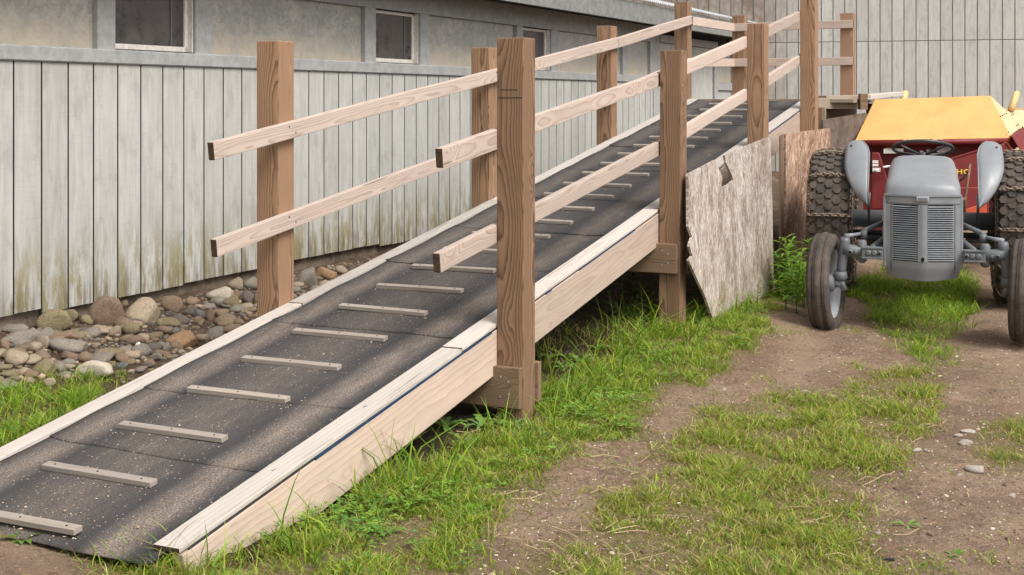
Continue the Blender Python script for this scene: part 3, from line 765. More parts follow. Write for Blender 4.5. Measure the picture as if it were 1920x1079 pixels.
sheet('plywood_sheet', 'warped weathered plywood sheet with broken notch leaning between two ramp posts', [plane_pt(x, y, .088, .20) for x, y in outA], .016, warp=.012)
gB = lambda x, y: float(ground_z(x, y))
def vsheet(label, a, b, za, zb, lean=.0, thick=.016, mat=M_ply):
    a, b = Vector(a), Vector(b); g0, g1 = gB(a.x, a.y)-.03, gB(b.x, b.y)-.03
    n = Vector((-(b-a).y, (b-a).x, 0)).normalized()
    return sheet('plywood_sheet', label, [a+Z3*g0, b+Z3*g1, b+Z3*zb+n*lean, a+Z3*za+n*lean], thick, mat)
vsheet('pale brown plywood sheet standing behind chained rear tyre, swirling grain', (2.30, 11.05, 0), (2.84, 11.72, 0), 1.31, 1.345, mat=M_ply2)
vsheet('dark plywood edge strip standing between the two pale plywood sheets', (2.19, 10.72, 0), (2.275, 11.02, 0), 1.30, 1.31, mat=M_beam)
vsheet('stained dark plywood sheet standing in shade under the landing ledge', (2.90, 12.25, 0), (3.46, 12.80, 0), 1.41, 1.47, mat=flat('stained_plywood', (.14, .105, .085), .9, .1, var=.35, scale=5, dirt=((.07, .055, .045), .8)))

# ================================================================== stones along the barn
def stone_mesh(seed, sub=3, angular=.3):
    r_ = random.Random(seed); bm = bmesh.new(); bmesh.ops.create_icosphere(bm, subdivisions=sub, radius=1)
    planes = []
    for _ in range(13):
        n = Vector((r_.gauss(0, 1), r_.gauss(0, 1), r_.gauss(0, 1))).normalized(); planes.append((n, r_.uniform(.58, .9)))
    ph = [r_.uniform(0, 6) for _ in range(6)]
    for v_ in bm.verts:
        p = v_.co.copy()
        for n, d_ in planes:
            k = p.dot(n)
            if k > d_: p -= n*(k-d_)*(.55+.45*angular)
        wv = .05*math.sin(p.x*2.7+ph[0])*math.sin(p.y*2.3+ph[1])+.04*math.sin(p.z*4+ph[2]+p.x*3)+.018*math.sin(p.x*9+ph[3])*math.sin(p.y*8+ph[4]+p.z*7)
        v_.co = p*(1+wv)
    return mesh_bm('stone', bm, True)
SM = [stone_mesh(i, 3, random.random()) for i in range(14)]; SMlo = [stone_mesh(50+i, 2, random.random()) for i in range(8)]
for m_ in SM+SMlo: m_.materials.append(M_stone)
GREY, TAN, BROWN, OLIVE, RED, WHITE, DARK, SLATE, ORANGE = (.215, .19, .155), (.33, .26, .185), (.215, .145, .095), (.205, .165, .092), (.20, .13, .09), (.50, .44, .35), (.12, .095, .08), (.15, .152, .148), (.31, .19, .098)
cname = {GREY: 'grey', TAN: 'tan', BROWN: 'brown', OLIVE: 'olive', RED: 'reddish', WHITE: 'cream white', DARK: 'dark', SLATE: 'slate blue', ORANGE: 'orange brown'}
def stone(px, py, wpx, hpx, col, label=None, group=None, depth=.85, sink=.22, cat='stone', name='river_stone'):
    g_ = on_ground(px, py+hpx*.36); d_ = g_.y
    wm, hm = wpx/F*d_/2, hpx/F*d_/2*1.12
    o = obj(name, random.choice(SM), None, Matrix.Translation((g_.x, g_.y+wm*depth*.35, g_.z+hm*(1-2*sink))) @ Matrix.Rotation(random.uniform(-.5, .5), 4, 'Z') @ Matrix.Rotation(random.uniform(-.15, .15), 4, 'Y') @ Matrix.Diagonal((wm*1.08, wm*depth*random.uniform(.8, 1.05), hm*1.12, 1)))
    k = random.uniform(.85, 1.15); o.color = (*[min(1, q*k) for q in col], 1)
    sz = 'small' if wpx < 32 else ('medium' if wpx < 52 else 'large')
    fl = 'flat ' if hpx < .42*wpx else 'rounded '
    sl_ = (g_.x-P1[0])*V[0]+(g_.y-P1[1])*V[1]; wh_ = 'against the foundation board' if sl_ < -2.35 else ('near the ramp edge board' if sl_ > -1.85 else 'in the middle of the stone bed')
    tag(o, label or f'{sz} {fl}{cname[col]} river stone {wh_}', cat, group or f'{sz} {fl}{cname[col]} river stones {wh_}')
S7 = [(115, 235, 200, 95, RED), (150, 310, 320, 90, GREY), (215, 385, 420, 150, GREY), (540, 240, 340, 230, OLIVE), (700, 180, 220, 130, OLIVE), (870, 225, 140, 110, OLIVE),
      (1075, 150, 340, 310, BROWN), (1420, 150, 400, 270, TAN), (1240, 55, 140, 100, OLIVE), (45, 470, 100, 140, BROWN), (235, 510, 210, 110, BROWN), (440, 455, 180, 150, TAN),
      (650, 390, 270, 110, BROWN), (700, 495, 450, 140, GREY), (150, 615, 320, 190, TAN), (415, 575, 160, 100, BROWN), (440, 705, 270, 160, OLIVE), (710, 590, 210, 95, RED), (860, 570, 120, 60, TAN),
      (690, 645, 160, 60, GREY), (680, 690, 150, 60, TAN), (570, 655, 80, 60, RED), (90, 770, 190, 90, OLIVE), (10, 690, 110, 110, GREY), (950, 730, 390, 165, WHITE), (1000, 610, 330, 110, GREY),
      (1160, 335, 145, 110, TAN), (1335, 315, 215, 130, OLIVE), (1370, 425, 230, 100, BROWN), (1540, 390, 180, 90, OLIVE), (1120, 665, 110, 80, BROWN), (1230, 680, 130, 60, SLATE), (1230, 605, 170, 100, RED),
      (1340, 580, 220, 90, TAN), (490, 840, 150, 90, TAN), (60, 860, 180, 60, GREY), (290, 830, 130, 60, TAN), (660, 775, 150, 60, GREY), (780, 450, 120, 60, BROWN), (980, 340, 110, 80, RED), (880, 390, 80, 70, TAN), (980, 470, 90, 50, TAN), (1090, 410, 80, 50, TAN), (1470, 540, 140, 60, SLATE), (1560, 610, 150, 60, DARK)]
S8 = [(205, 355, 210, 160, BROWN), (400, 330, 150, 80, BROWN), (375, 420, 150, 110, DARK), (455, 440, 110, 105, SLATE), (555, 450, 95, 120, BROWN), (675, 430, 150, 80, BROWN), (640, 265, 270, 140, WHITE),
      (790, 170, 150, 130, TAN), (930, 165, 140, 125, GREY), (750, 335, 165, 130, OLIVE), (800, 260, 75, 75, RED), (905, 295, 150, 130, DARK), (985, 310, 60, 120, BROWN), (1455, 110, 210, 215, GREY), (1625, 75, 200, 130, ORANGE),
      (1760, 40, 130, 90, TAN), (165, 520, 230, 80, OLIVE), (290, 680, 330, 150, ORANGE), (145, 745, 120, 80, GREY), (200, 590, 180, 60, SLATE), (60, 640, 110, 70, OLIVE), (460, 510, 110, 50, OLIVE), (490, 660, 150, 70, TAN), (260, 755, 120, 60, BROWN), (60, 830, 130, 70, GREY), (340, 510, 90, 60, SLATE)]
special = {('7', 6): 'biggest stone, jagged brown with white top, against barn siding foot', ('7', 7): 'big tan boulder touching the jagged brown one by the siding', ('7', 3): 'big dark olive boulder under the siding with smooth round top',
           ('7', 24): 'cream white angular stone at the edge of the grass', ('8', 13): 'big grey round boulder just behind the first left ramp post', ('8', 6): 'half white half dark stone lying before the foundation board', ('8', 17): 'flat orange brown slab beside the ramp edge board'}
for tagk, lst, sc, ox, oy in (('7', S7, 5.393, 0, 560), ('8', S8, 4.905, 280, 500)):
    for i, (cx_, cy_, w_, h_, c_) in enumerate(lst):
        lb = special.get((tagk, i))
        stone(ox+cx_/sc, oy+cy_/sc, w_/sc, h_/sc, c_, lb, 'landmark stones' if lb else None)
g_ = on_ground(259.5, 652)
o = obj('quartz_shard', stone_mesh(321, 2, 1.), M_stone, Matrix.Translation((g_.x, g_.y, g_.z+.012)) @ Matrix.Rotation(.7, 4, 'Y') @ Matrix.Diagonal((.022, .014, .018, 1))); o.color = (.85, .83, .8, 1)
tag(o, 'small bright white shard among the pebbles', 'stone')
# smaller stones strewn between the big ones
for i in range(300):
    t_ = random.uniform(-2.0, 2.9); s_ = -1.55-1.27*random.random()**.75
    p = rp(t_, s_); px_, py_ = project(p.x, p.y, float(ground_z(p.x, p.y)))
    if masks is not None and inpoly(np.array([px_]), np.array([py_]), POLY['leftgrass'])[0]: continue
    r_ = random.uniform(.018, .036) if s_ > -2.1 else random.uniform(.026, .062)
    col = random.choice([GREY, TAN, BROWN, OLIVE, GREY, DARK, TAN, BROWN])
    o = obj('river_stone', random.choice(SMlo), None, Matrix.Translation((p.x, p.y, float(ground_z(p.x, p.y))+r_*.25)) @ Matrix.Rotation(random.uniform(0, 6), 4, 'Z') @ Matrix.Diagonal((r_*random.uniform(1, 1.5), r_, r_*random.uniform(.5, .8), 1)))
    o.color = (*col, 1); wh_ = ('under the siding foot' if s_ < -2.45 else ('beside the ramp edge board' if s_ > -1.9 else 'midway between siding and ramp'))+(', past the first left post' if t_ > .3 else '')
    szw = 'egg sized' if r_ < .03 else ('fist sized' if r_ < .045 else 'bread loaf sized')
    tag(o, f'{szw} {cname[col]} cobble {wh_}', 'stone', f'{szw} {cname[col]} cobbles {wh_}')
# pebbles nobody could count
def scatter_pebbles(name, P, rad, cols_, flat_=.6):
    b = bmesh.new(); bmesh.ops.create_icosphere(b, subdivisions=1, radius=1); bv = np.array([v_.co[:] for v_ in b.verts]); bt = np.array([[v_.index for v_ in f_.verts] for f_ in b.faces]); b.free()
    n = len(P); jit = 1+rng.uniform(-.22, .22, (n, len(bv), 1)); sc = np.stack([rad*rng.uniform(.9, 1.6, n), rad*rng.uniform(.7, 1.1, n), rad*rng.uniform(.4, .9, n)*flat_/.6], 1)
    v_ = bv[None]*jit*sc[:, None, :]; an = rng.uniform(0, 6.28, n); c, s = np.cos(an)[:, None], np.sin(an)[:, None]
    x = v_[..., 0]*c-v_[..., 1]*s; y = v_[..., 0]*s+v_[..., 1]*c
    vv = np.stack([x, y, v_[..., 2]], -1)+P[:, None, :]
    tt = bt[None]+(np.arange(n)*len(bv))[:, None, None]
    me = np_mesh(name, vv.reshape(-1, 3), tt.reshape(-1, 3), np.repeat(cols_, len(bv), 0)); me.shade_smooth()
    return me
N = 7000; tt_ = rng.uniform(-2.3, 7, N); ss_ = rng.uniform(-2.9, -1.42, N)
PP = P1[None]+U[None]*tt_[:, None]+V[None]*ss_[:, None]
px_, py_ = project(PP[:, 0], PP[:, 1], ground_z(PP[:, 0], PP[:, 1])); keep = ~inpoly(px_, py_+10, POLY['leftgrass'])
PP = PP[keep]; n = len(PP); rad = rng.uniform(.006, .02, n)
pal = np.array([GREY, TAN, BROWN, OLIVE, RED, DARK, (.14, .11, .09), (.17, .14, .11)]); cc = pal[rng.integers(0, len(pal), n)]*rng.uniform(.6, 1.1, (n, 1))
P3 = np.stack([PP[:, 0], PP[:, 1], ground_z(PP[:, 0], PP[:, 1])+rad*.2], 1)
o = stuff(obj('pebbles', scatter_pebbles('pebbles', P3, rad, cc), M_chip)); tag(o, 'brown and grey pebbles filling the gaps of the stone bed', 'pebbles')
# stones trodden into the yard
for px_, py_, w_, h_ in ((1832, 880, 42, 15), (1812, 829, 30, 13), (1816, 809, 28, 7), (1722, 844, 22, 8), (1738, 845, 14, 6), (1798, 817, 18, 6), (1512, 735, 16, 7), (1898, 929, 18, 7), (1800, 890, 15, 6), (1565, 744, 9, 6), (1358, 730, 13, 6), (1648, 1000, 12, 7)):
    stone(px_, py_, w_, h_, (.46, .41, .36) if w_ > 25 else (.40, .35, .30), 'flat pale stone trodden into the bare dirt of the yard' if w_ > 25 else 'small pale stone lying on the bare dirt of the yard', 'pale stones in the yard' if w_ > 25 else 'small pale yard stones', sink=.32, name='yard_stone')
# loose chips and grit on the dirt, wood chips on the mat
N = 22000; Y_ = rng.uniform(3.9, 10.5, N); X_ = rng.uniform(-.6, 1, N)*0+((rng.uniform(300, 2050, N)-CX)/F*Y_)
mk, _, _ = veg_mask(X_, Y_); sS = (X_-P1[0])*V[0]+(Y_-P1[1])*V[1]
keep = (sS > .1) & ~(mk['verge'] & (rng.random(N) < .7)); X_, Y_ = X_[keep], Y_[keep]; n = len(X_); rad = rng.uniform(.0015, .0055, n)**1.0*(1+1.2*(rng.random(n) < .06))
pal = np.array([(.50, .43, .36), (.42, .33, .23), (.24, .16, .11), (.11, .075, .055), (.5, .42, .3), (.15, .10, .075), (.2, .135, .095)]); cc = pal[rng.integers(0, len(pal), n)]
o = stuff(obj('grit', scatter_pebbles('grit', np.stack([X_, Y_, ground_z(X_, Y_)+rad*.1], 1), rad, cc, .45), M_chip)); tag(o, 'pale grit and wood chips strewn over the bare dirt', 'grit')
N = 650; tt_ = TS+.06+(rng.random(N)**1.7)*7.2; ss_ = rng.normal(-.72, .30, N); 
near = rng.random(N) < .45; tca = np.array(tc); tt_[near] = tca[np.minimum((rng.random(near.sum())**1.6*len(tca)).astype(int), len(tca)-1)]-.034-rng.exponential(.018, near.sum()); ss_[near] = rng.uniform(-1.05, -.49, near.sum())
keep = (ss_ > -1.23) & (ss_ < -.2); tt_, ss_ = tt_[keep], ss_[keep]; n = len(tt_); rad = rng.uniform(.0012, .004, n)*(1+.8*(rng.random(n) < .07))
PP = P1[None]+U[None]*tt_[:, None]+V[None]*ss_[:, None]; pal = np.array([(.50, .38, .26), (.42, .29, .19), (.55, .46, .36), (.33, .23, .16)]); cc = pal[rng.integers(0, len(pal), n)]
o = stuff(obj('wood_chips', scatter_pebbles('wood_chips', np.stack([PP[:, 0], PP[:, 1], .53+SLOPE*tt_-.024+.007], 1), rad, cc, .5), M_chip)); tag(o, 'pale wood chips and crumbs lying on the black mat', 'wood chips')

# ================================================================== THE TRACTOR (front towards the camera)
TYAW = -math.atan(.3143)
tr = thing('tractor', 'small vintage grey farm tractor with louvred grille and chained rear tyres', 'tractor', (2.757, 8.77, .0), TYAW)
MT = W[tr]
def tp(name, bm, mat, parent=tr, M=None, smooth=False): return obj(name, mesh_bm(name, bm, smooth), mat, MT @ (M or Matrix()), parent)
def smooth_by_angle(o, a=35):
    o.data.shade_smooth(); 
    try: o.data.set_sharp_from_angle(angle=R(a))
    except Exception: pass
    return o
# --- bonnet
HW = .245
def bonnet():
    bm = bmesh.new(); secs = []
    ys = [(-.035, .0, .97), (-.03, .35, .97), (-.005, .66, .97), (.05, .88, 1.), (.12, .97, 1.), (.25, 1.02, 1.), (.6, 1.26, 1.01), (1.0, 1.58, 1.02), (1.30, 1.80, 1.0)]
    for y, k, wk in ys:
        zt = .957+(1.075-.957)*k; ring = []; w_ = HW*wk; zb = .93 if y < .15 else .93-.05*min(1, (y-.15)/.2)
        for j in range(25):
            an = math.pi*j/24; cx_, sz = math.cos(an), math.sin(an); e = .30
            x = -w_*math.copysign(abs(cx_)**e, cx_); z = zb+(zt-zb)*sz**.40
            yy = y+(.05*(abs(x)/w_)**2.5 if y < .2 else 0)-(.012*max(0, 1-abs(x)/.05) if y < .1 else 0)
            ring.append(bm.verts.new((x, yy, z+.006*max(0, 1-abs(x)/.03))))
        secs.append(ring)
    for A, B in zip(secs[:-1], secs[1:]):
        for j in range(24): bm.faces.new((A[j], A[j+1], B[j+1], B[j]))
    bm.faces.new(secs[-1]); bmesh.ops.recalc_face_normals(bm, faces=bm.faces[:])
    return bm
smooth_by_angle(tp('bonnet', bonnet(), M_grey), 50)
def vy(x, bulge=.075): return .012-bulge*(1-(abs(x)/HW)**1.15)
def vslab(x0, x1, z0, z1, off=0., th=.02, nx_=9, taper=0., bm=None, round_=0.):
    """plate bent to the V plan of the grille; off = how far behind the V face"""
    bm = bm or bmesh.new(); rows = []
    for zi in range(5):
        z = z0+(z1-z0)*zi/4; f_, b_ = [], []
        for i in range(nx_):
            x = x0+(x1-x0)*i/(nx_-1); k = 1-taper*(1-zi/4)**2; xx = x*k; zz = z
            if round_ and zi == 0: zz = z-round_*(1-(abs(x)/HW)**2)
            y = vy(x)+off+taper*.35*(1-zi/4)**2
            f_.append(bm.verts.new((xx, y, zz))); b_.append(bm.verts.new((xx, y+th, zz)))
        rows.append((f_, b_))
    for (f0, b0), (f1, b1) in zip(rows[:-1], rows[1:]):
        for i in range(nx_-1):
            bm.faces.new((f0[i], f0[i+1], f1[i+1], f1[i])); bm.faces.new((b0[i+1], b0[i], b1[i], b1[i+1]))
        bm.faces.new((f0[0], f1[0], b1[0], b0[0])); bm.faces.new((f0[-1], b0[-1], b1[-1], f1[-1]))
    for i in range(nx_-1):
        bm.faces.new((rows[0][0][i+1], rows[0][0][i], rows[0][1][i], rows[0][1][i+1])); bm.faces.new((rows[-1][0][i], rows[-1][0][i+1], rows[-1][1][i+1], rows[-1][1][i]))
    bmesh.ops.recalc_face_normals(bm, faces=bm.faces[:])
    return bm
gr = tp('grille_surround', vslab(-HW, HW, .895, .952), M_grey, smooth=True)
smooth_by_angle(tp('grille_top_lip', vslab(-HW-.006, HW+.006, .95, .962, -.008, .03), M_grey), 40)
for sg in (-1, 1):
    smooth_by_angle(tp('grille_side', vslab(min(sg*HW, sg*.192), max(sg*HW, sg*.192), .515, .896), M_grey), 40)
    bm = box_bm(sg*HW-.012, sg*HW+.012, .01, .34, .47, .945, .008)
    tp('side_panel', bm, M_grey)
    tp('panel_seam', vslab(min(sg*.203, sg*.206), max(sg*.203, sg*.206), .44, .90, -.0012, .004, 3), M_dark)
smooth_by_angle(tp('grille_centre_bar', vslab(-.031, .031, .515, .896, -.004, .024), M_grey), 40)
chin = vslab(-HW, HW, .405, .516, 0, .02, 15, .10, None, .022)
smooth_by_angle(tp('grille_chin', chin, M_grey), 45)
tp('radiator_core', box_bm(-.2, .2, .035, .11, .44, .94), M_dark)
zz0 = .524
for sg in (-1, 1):
    x0, x1 = (-.191, -.032) if sg < 0 else (.032, .191)
    for i in range(25):
        z = zz0+i*.01485
        bm = bmesh.new(); f_ = []
        for j in range(6):
            x = x0+(x1-x0)*j/5; y = vy(x)
            f_.append([bm.verts.new((x, y-.006, z)), bm.verts.new((x, y+.003, z+.0073)), bm.verts.new((x, y+.006, z+.0069)), bm.verts.new((x, y-.003, z-.0006))])
        for A, B in zip(f_[:-1], f_[1:]):
            for q in range(4): bm.faces.new((A[q], A[(q+1) % 4], B[(q+1) % 4], B[q]))
        bm.faces.new(f_[0]); bm.faces.new(f_[-1][::-1]); bmesh.ops.recalc_face_normals(bm, faces=bm.faces[:])
        tp('grille_slat', bm, M_grey, gr)
bd_ = tp('badge', box_bm(-.04, .04, -.076, -.062, .921, .953, .004), M_chrome)
tp('badge_inlay', box_bm(-.03, .03, -.0785, -.074, .929, .946, .001), M_bluebadge, bd_)
tp('badge_bar', box_bm(-.026, .026, -.0795, -.0775, .9355, .9395, .0005), M_chrome, bd_)
bm = lathe_bm([(-.002, 0.0001), (-.002, .011), (.002, .011), (.002, .0001)], 16, 'Y'); 
for v_ in bm.verts: v_.co.z *= 1.45
tp('crank_hole', bm, M_dark, gr, Matrix.Translation((0, -.066, .532)))
# --- engine, gearbox, axle
tp('engine_block', box_bm(-.15, .15, .10, 1.1, .42, .93, .03), M_gdark)
tp('gearbox', box_bm(-.17, .17, 1.1, 1.85, .42, .88, .05), M_gdark)
bm = bmesh.new(); tube_bm(bm, [(-.62, 1.78, .635), (-.3, 1.78, .635), (-.22, 1.78, .64), (.22, 1.78, .64), (.3, 1.78, .635), (.62, 1.78, .635)], [.07, .07, .1, .1, .07, .07], 20)
tp('rear_axle', bm, M_gdark, smooth=True)
bm = bmesh.new(); tube_bm(bm, [(-.66, 1.5, .55), (.66, 1.5, .55)], .022, 12); tp('drawbar', bm, M_black, smooth=True)
for sg in (-1, 1):
    bm = box_bm(sg*.41-.09, sg*.41+.09, 1.42, 1.66, .50, .52, .004); tp('footrest', bm, M_black)
    bm = bmesh.new(); tube_bm(bm, [(sg*.24, .03, .53), (sg*.2, .9, .62), (sg*.18, 1.3, .6)], .022, 10); tp('radius_rod', bm, M_gdark)
# --- front axle
ax = tp('front_axle', box_bm(-.262, .262, .03, .045, .53, .595, .004), M_gdark)
for sg in (-1, 1):
    bm = bmesh.new()
    box_bm(min(sg*.256, sg*.395), max(sg*.256, sg*.395), -.062, .05, .53, .60, .008, 2, bm); box_bm(min(sg*.256, sg*.395), max(sg*.256, sg*.395), -.068, -.058, .592, .606, .003, 1, bm); box_bm(min(sg*.256, sg*.395), max(sg*.256, sg*.395), -.068, -.058, .524, .537, .003, 1, bm)
    tp('axle_channel', bm, M_gdark, ax)
    bm = bmesh.new(); tube_bm(bm, [(sg*.395, 0, .49), (sg*.395, 0, .505), (sg*.395, 0, .63), (sg*.395, 0, .645)], [.018, .032, .032, .02], 12); tp('axle_clamp', bm, M_gdark, ax, smooth=True)
    bm = bmesh.new(); tube_bm(bm, [(sg*.35, 0, .565), (sg*.47, 0, .57), (sg*.515, 0, .575)], [.040, .042, .046], 14); tp('axle_extension', bm, M_gdark, ax, smooth=True)
    for bx_, rr_, rr2 in ((.277, .017, .008), (.312, .019, 0), (.35, .019, 0), (.435, .013, 0), (.47, .018, .009)):
        bm = lathe_bm([(0, .0001), (0, rr_*.6), (.008, rr_), (.02, rr_), (.02, .0001)], 10, 'Y')
        b_ = tp('axle_bolt', bm, M_gdark, ax, Matrix.Translation((sg*bx_, -.074 if bx_ < .4 else -.052, .565)))
        if rr2:
            tp('bolt_hole', lathe_bm([(0, .0001), (0, rr2), (.003, rr2), (.003, .0001)], 10, 'Y'), M_dark, ax, Matrix.Translation((sg*bx_, -.077 if bx_ < .4 else -.055, .565)))
    # kingpin leg down to the stub axle
    bm = bmesh.new(); tube_bm(bm, [(sg*.505, .0, .66), (sg*.507, .0, .63), (sg*.515, 0, .58), (sg*.53, 0, .45), (sg*.537, 0, .40)], [.03, .036, .036, .032, .034], 14)
    tube_bm(bm, [(sg*.537, 0, .425), (sg*.537, 0, .385), (sg*.537, 0, .36)], [.044, .048, .034], 14); tube_bm(bm, [(sg*.535, 0, .345), (sg*.60, 0, .345)], .03, 12)
    tube_bm(bm, [(sg*.51, -.01, .30), (sg*.54, -.01, .38)], .022, 8)
    tp('kingpin', bm, M_gdark, ax, smooth=True)
    bm = bmesh.new(); tube_bm(bm, [(sg*.505, .0, .665), (sg*.45, .05, .672), (sg*.38, .13, .68)], [.02, .013, .012], 10); tp('steering_arm', bm, M_grey, ax, smooth=True)
    bm = bmesh.new(); tube_bm(bm, [(sg*.385, .10, .645), (sg*.385, .10, .70)], .022, 10); tube_bm(bm, [(sg*.385, .10, .70), (sg*.22, .55, .74)], .017, 10); tp('drag_link', bm, M_gdark, ax, smooth=True)
    bm = bmesh.new(); tube_bm(bm, [(sg*.33, .05, .59), (sg*.2, .5, .66)], .02, 10); tp('brace', bm, M_gdark, ax, smooth=True)
# --- front wheels
def front_wheel(sg):
    M = Matrix.Translation((sg*.632, 0, .344)) @ Matrix.Rotation(R(-7.5), 4, 'Z') @ Matrix.Rotation(R(1.5)*sg, 4, 'Y')
    wh = obj('front_wheel', None, None, MT @ M, tr)
    hub = lathe_bm([(-.06*sg, .0001), (-.06*sg, .04), (-.04*sg, .06), (.0, .062), (.03*sg, .05), (.03*sg, .0001)], 20); 
    prof = []
    for x, r_ in [(-.052, .232), (-.07, .255), (-.077, .285), (-.072, .312), (-.06, .328), (-.054, .334), (-.036, .335), (-.033, .330), (-.029, .330), (-.026, .338), (-.012, .341), (-.008, .346), (.008, .346), (.012, .341), (.026, .338), (.029, .330), (.033, .330), (.036, .335), (.054, .334), (.06, .328), (.072, .312), (.077, .285), (.07, .255), (.052, .232)]: prof.append((x, r_))
    ty = tp('tyre', lathe_bm(prof, 56, closed=True), M_tyre, wh, M); smooth_by_angle(ty, 40)
    rim = lathe_bm([(-.055, .236), (-.058, .246), (-.05, .238), (-.04, .212), (-.012, .20), (.012, .20), (.04, .212), (.05, .238), (.058, .246), (.055, .236), (.036, .205), (.01, .192), (-.01, .192), (-.036, .205)], 40, closed=True)
    smooth_by_angle(tp('rim', rim, M_rim, wh, M), 40)
    disc = lathe_bm([(.012*sg, .196), (.02*sg, .15), (.028*sg, .12), (.015*sg, .075), (.015*sg, .0001), (.023*sg, .0001), (.023*sg, .075), (.036*sg, .12), (.028*sg, .15), (.02*sg, .196)], 32, closed=False)
    tp('wheel_disc', disc, M_rim, wh, M, True); tp('hub', hub, M_gdark, wh, M, True)
    return wh
# an Empty for each wheel so that tyre, rim and hub stay its own pieces
def obj_empty_fix():
    pass
for sg in (-1, 1): front_wheel(sg)
# --- rear wheels with tread blocks and chains
RR, RW = .592, .142
link_base = None
def link_bm(bm, M, L=.040, Wd=.028, r=.0056):
    pts = []
    for k in range(10):
        an = 2*math.pi*k/10; x = math.cos(an); y = math.sin(an)
        pts.append(M @ Vector((x*Wd/2+math.copysign((L-Wd)/2, x), y*Wd/2*.9, 0)))
    tube_bm(bm, pts, r, 5, closed=True)
def chain_along(bm, pts, pitch=.026, normal=None, L=.036):
    pts = [Vector(p) for p in pts]; acc = 0; nxt = 0; k = 0
    for a_, b_ in zip(pts[:-1], pts[1:]):
        seg = (b_-a_).length; d_ = (b_-a_).normalized()
        while nxt <= acc+seg:
            p = a_+d_*(nxt-acc); n_ = normal(p) if normal else Z3
            y = n_.cross(d_).normalized(); z = d_.cross(y)
            M = Matrix((d_, y, z)).transposed().to_4x4(); M.translation = p
            link_bm(bm, M @ Matrix.Rotation(R(40 if k % 2 else -50), 4, 'X'), L); nxt += pitch; k += 1
        acc += seg
def rear_tyre_bm():
    prof = [(-.10, .36), (-.135, .40), (-.15, .45), (-.148, .50), (-.138, .535), (-.118, .562), (-.08, .574), (0, .578), (.08, .574), (.118, .562), (.138, .535), (.148, .50), (.15, .45), (.135, .40), (.10, .36)]
    bm = lathe_bm(prof, 72, closed=True)
    n = 40
    for row, (x, r_) in enumerate(((-.120, .562), (-.061, .576), (0, .580), (.061, .576), (.120, .562))):
        tilt = math.atan2(-x*.55, 1) if abs(x) > .1 else -x*.25
        for k in range(n):
            an = 2*math.pi*(k+.5*(row % 2))/n
            Mx = Matrix.Rotation(an, 4, 'X') @ Matrix.Translation((x, 0, r_)) @ Matrix.Rotation(-tilt if False else tilt*-1, 4, 'Y')
            ra, rb = (.034, .037), (.0315, .034)
            lo = [bm.verts.new(Mx @ Vector((math.cos(q*math.pi/3)*ra[0]*1.05, math.sin(q*math.pi/3)*ra[1], -.006))) for q in range(6)]
            hi = [bm.verts.new(Mx @ Vector((math.cos(q*math.pi/3)*rb[0]*1.05, math.sin(q*math.pi/3)*rb[1], .011))) for q in range(6)]
            bm.faces.new(hi)
            for q in range(6): bm.faces.new((lo[q], lo[(q+1) % 6], hi[(q+1) % 6], hi[q]))
    return bm
rt_me = mesh_bm('tyre', rear_tyre_bm()); rt_me.materials.append(M_tyre); rt_me.shade_smooth()
try: rt_me.set_sharp_from_angle(angle=R(30))
except Exception: pass
bm = bmesh.new()
prof_x = [(-.160, .47), (-.163, .52), (-.150, .558), (-.122, .590), (-.06, .603), (0, .606), (.06, .603), (.122, .590), (.150, .558), (.163, .52), (.160, .47)]
chain_along(bm, [(x, 0, r_) for x, r_ in prof_x], .030, lambda p: Vector((p.x*.8, 0, p.z)).normalized(), .042)
cc_me = mesh_bm('cross_chain', bm, True); cc_me.materials.append(M_chain)
side_me = []
for sx in (-.166, .166):
    bm = bmesh.new(); chain_along(bm, [(sx, math.cos(2*math.pi*k/60)*.47, math.sin(2*math.pi*k/60)*.47) for k in range(61)], .03, lambda p: Vector((1, 0, 0)), .04)
    m_ = mesh_bm('side_chain', bm, True); m_.materials.append(M_chain); side_me.append(m_)
for sg in (-1, 1):
    M = Matrix.Translation((sg*.70, 1.78, .592))
    wh = obj('rear_wheel', None, None, MT @ M, tr)
    obj('tyre', rt_me, None, MT @ M, wh)
    rim = lathe_bm([(-.10, .362), (-.104, .385), (-.09, .36), (-.06, .325), (.06, .325), (.09, .36), (.104, .385), (.10, .362), (.055, .31), (-.055, .31)], 40, closed=True)
    smooth_by_angle(tp('rim', rim, M_rim, wh, M), 40)
    disc = lathe_bm([(-sg*.02, .32), (-sg*.06, .2), (-sg*.06, .09), (-sg*.03, .0001), (-sg*.02, .0001), (-sg*.045, .09), (-sg*.045, .2), (-sg*.005, .32)], 32)
    tp('wheel_disc', disc, M_rim, wh, M, True)
    for k in range(12):
        an = R(-12+30*k+(6 if sg > 0 else 0)+random.uniform(-3, 3))
        obj('cross_chain', cc_me, None, MT @ M @ Matrix.Rotation(an, 4, 'X'), wh)
    for m_ in side_me: obj('side_chain', m_, None, MT @ M, wh)
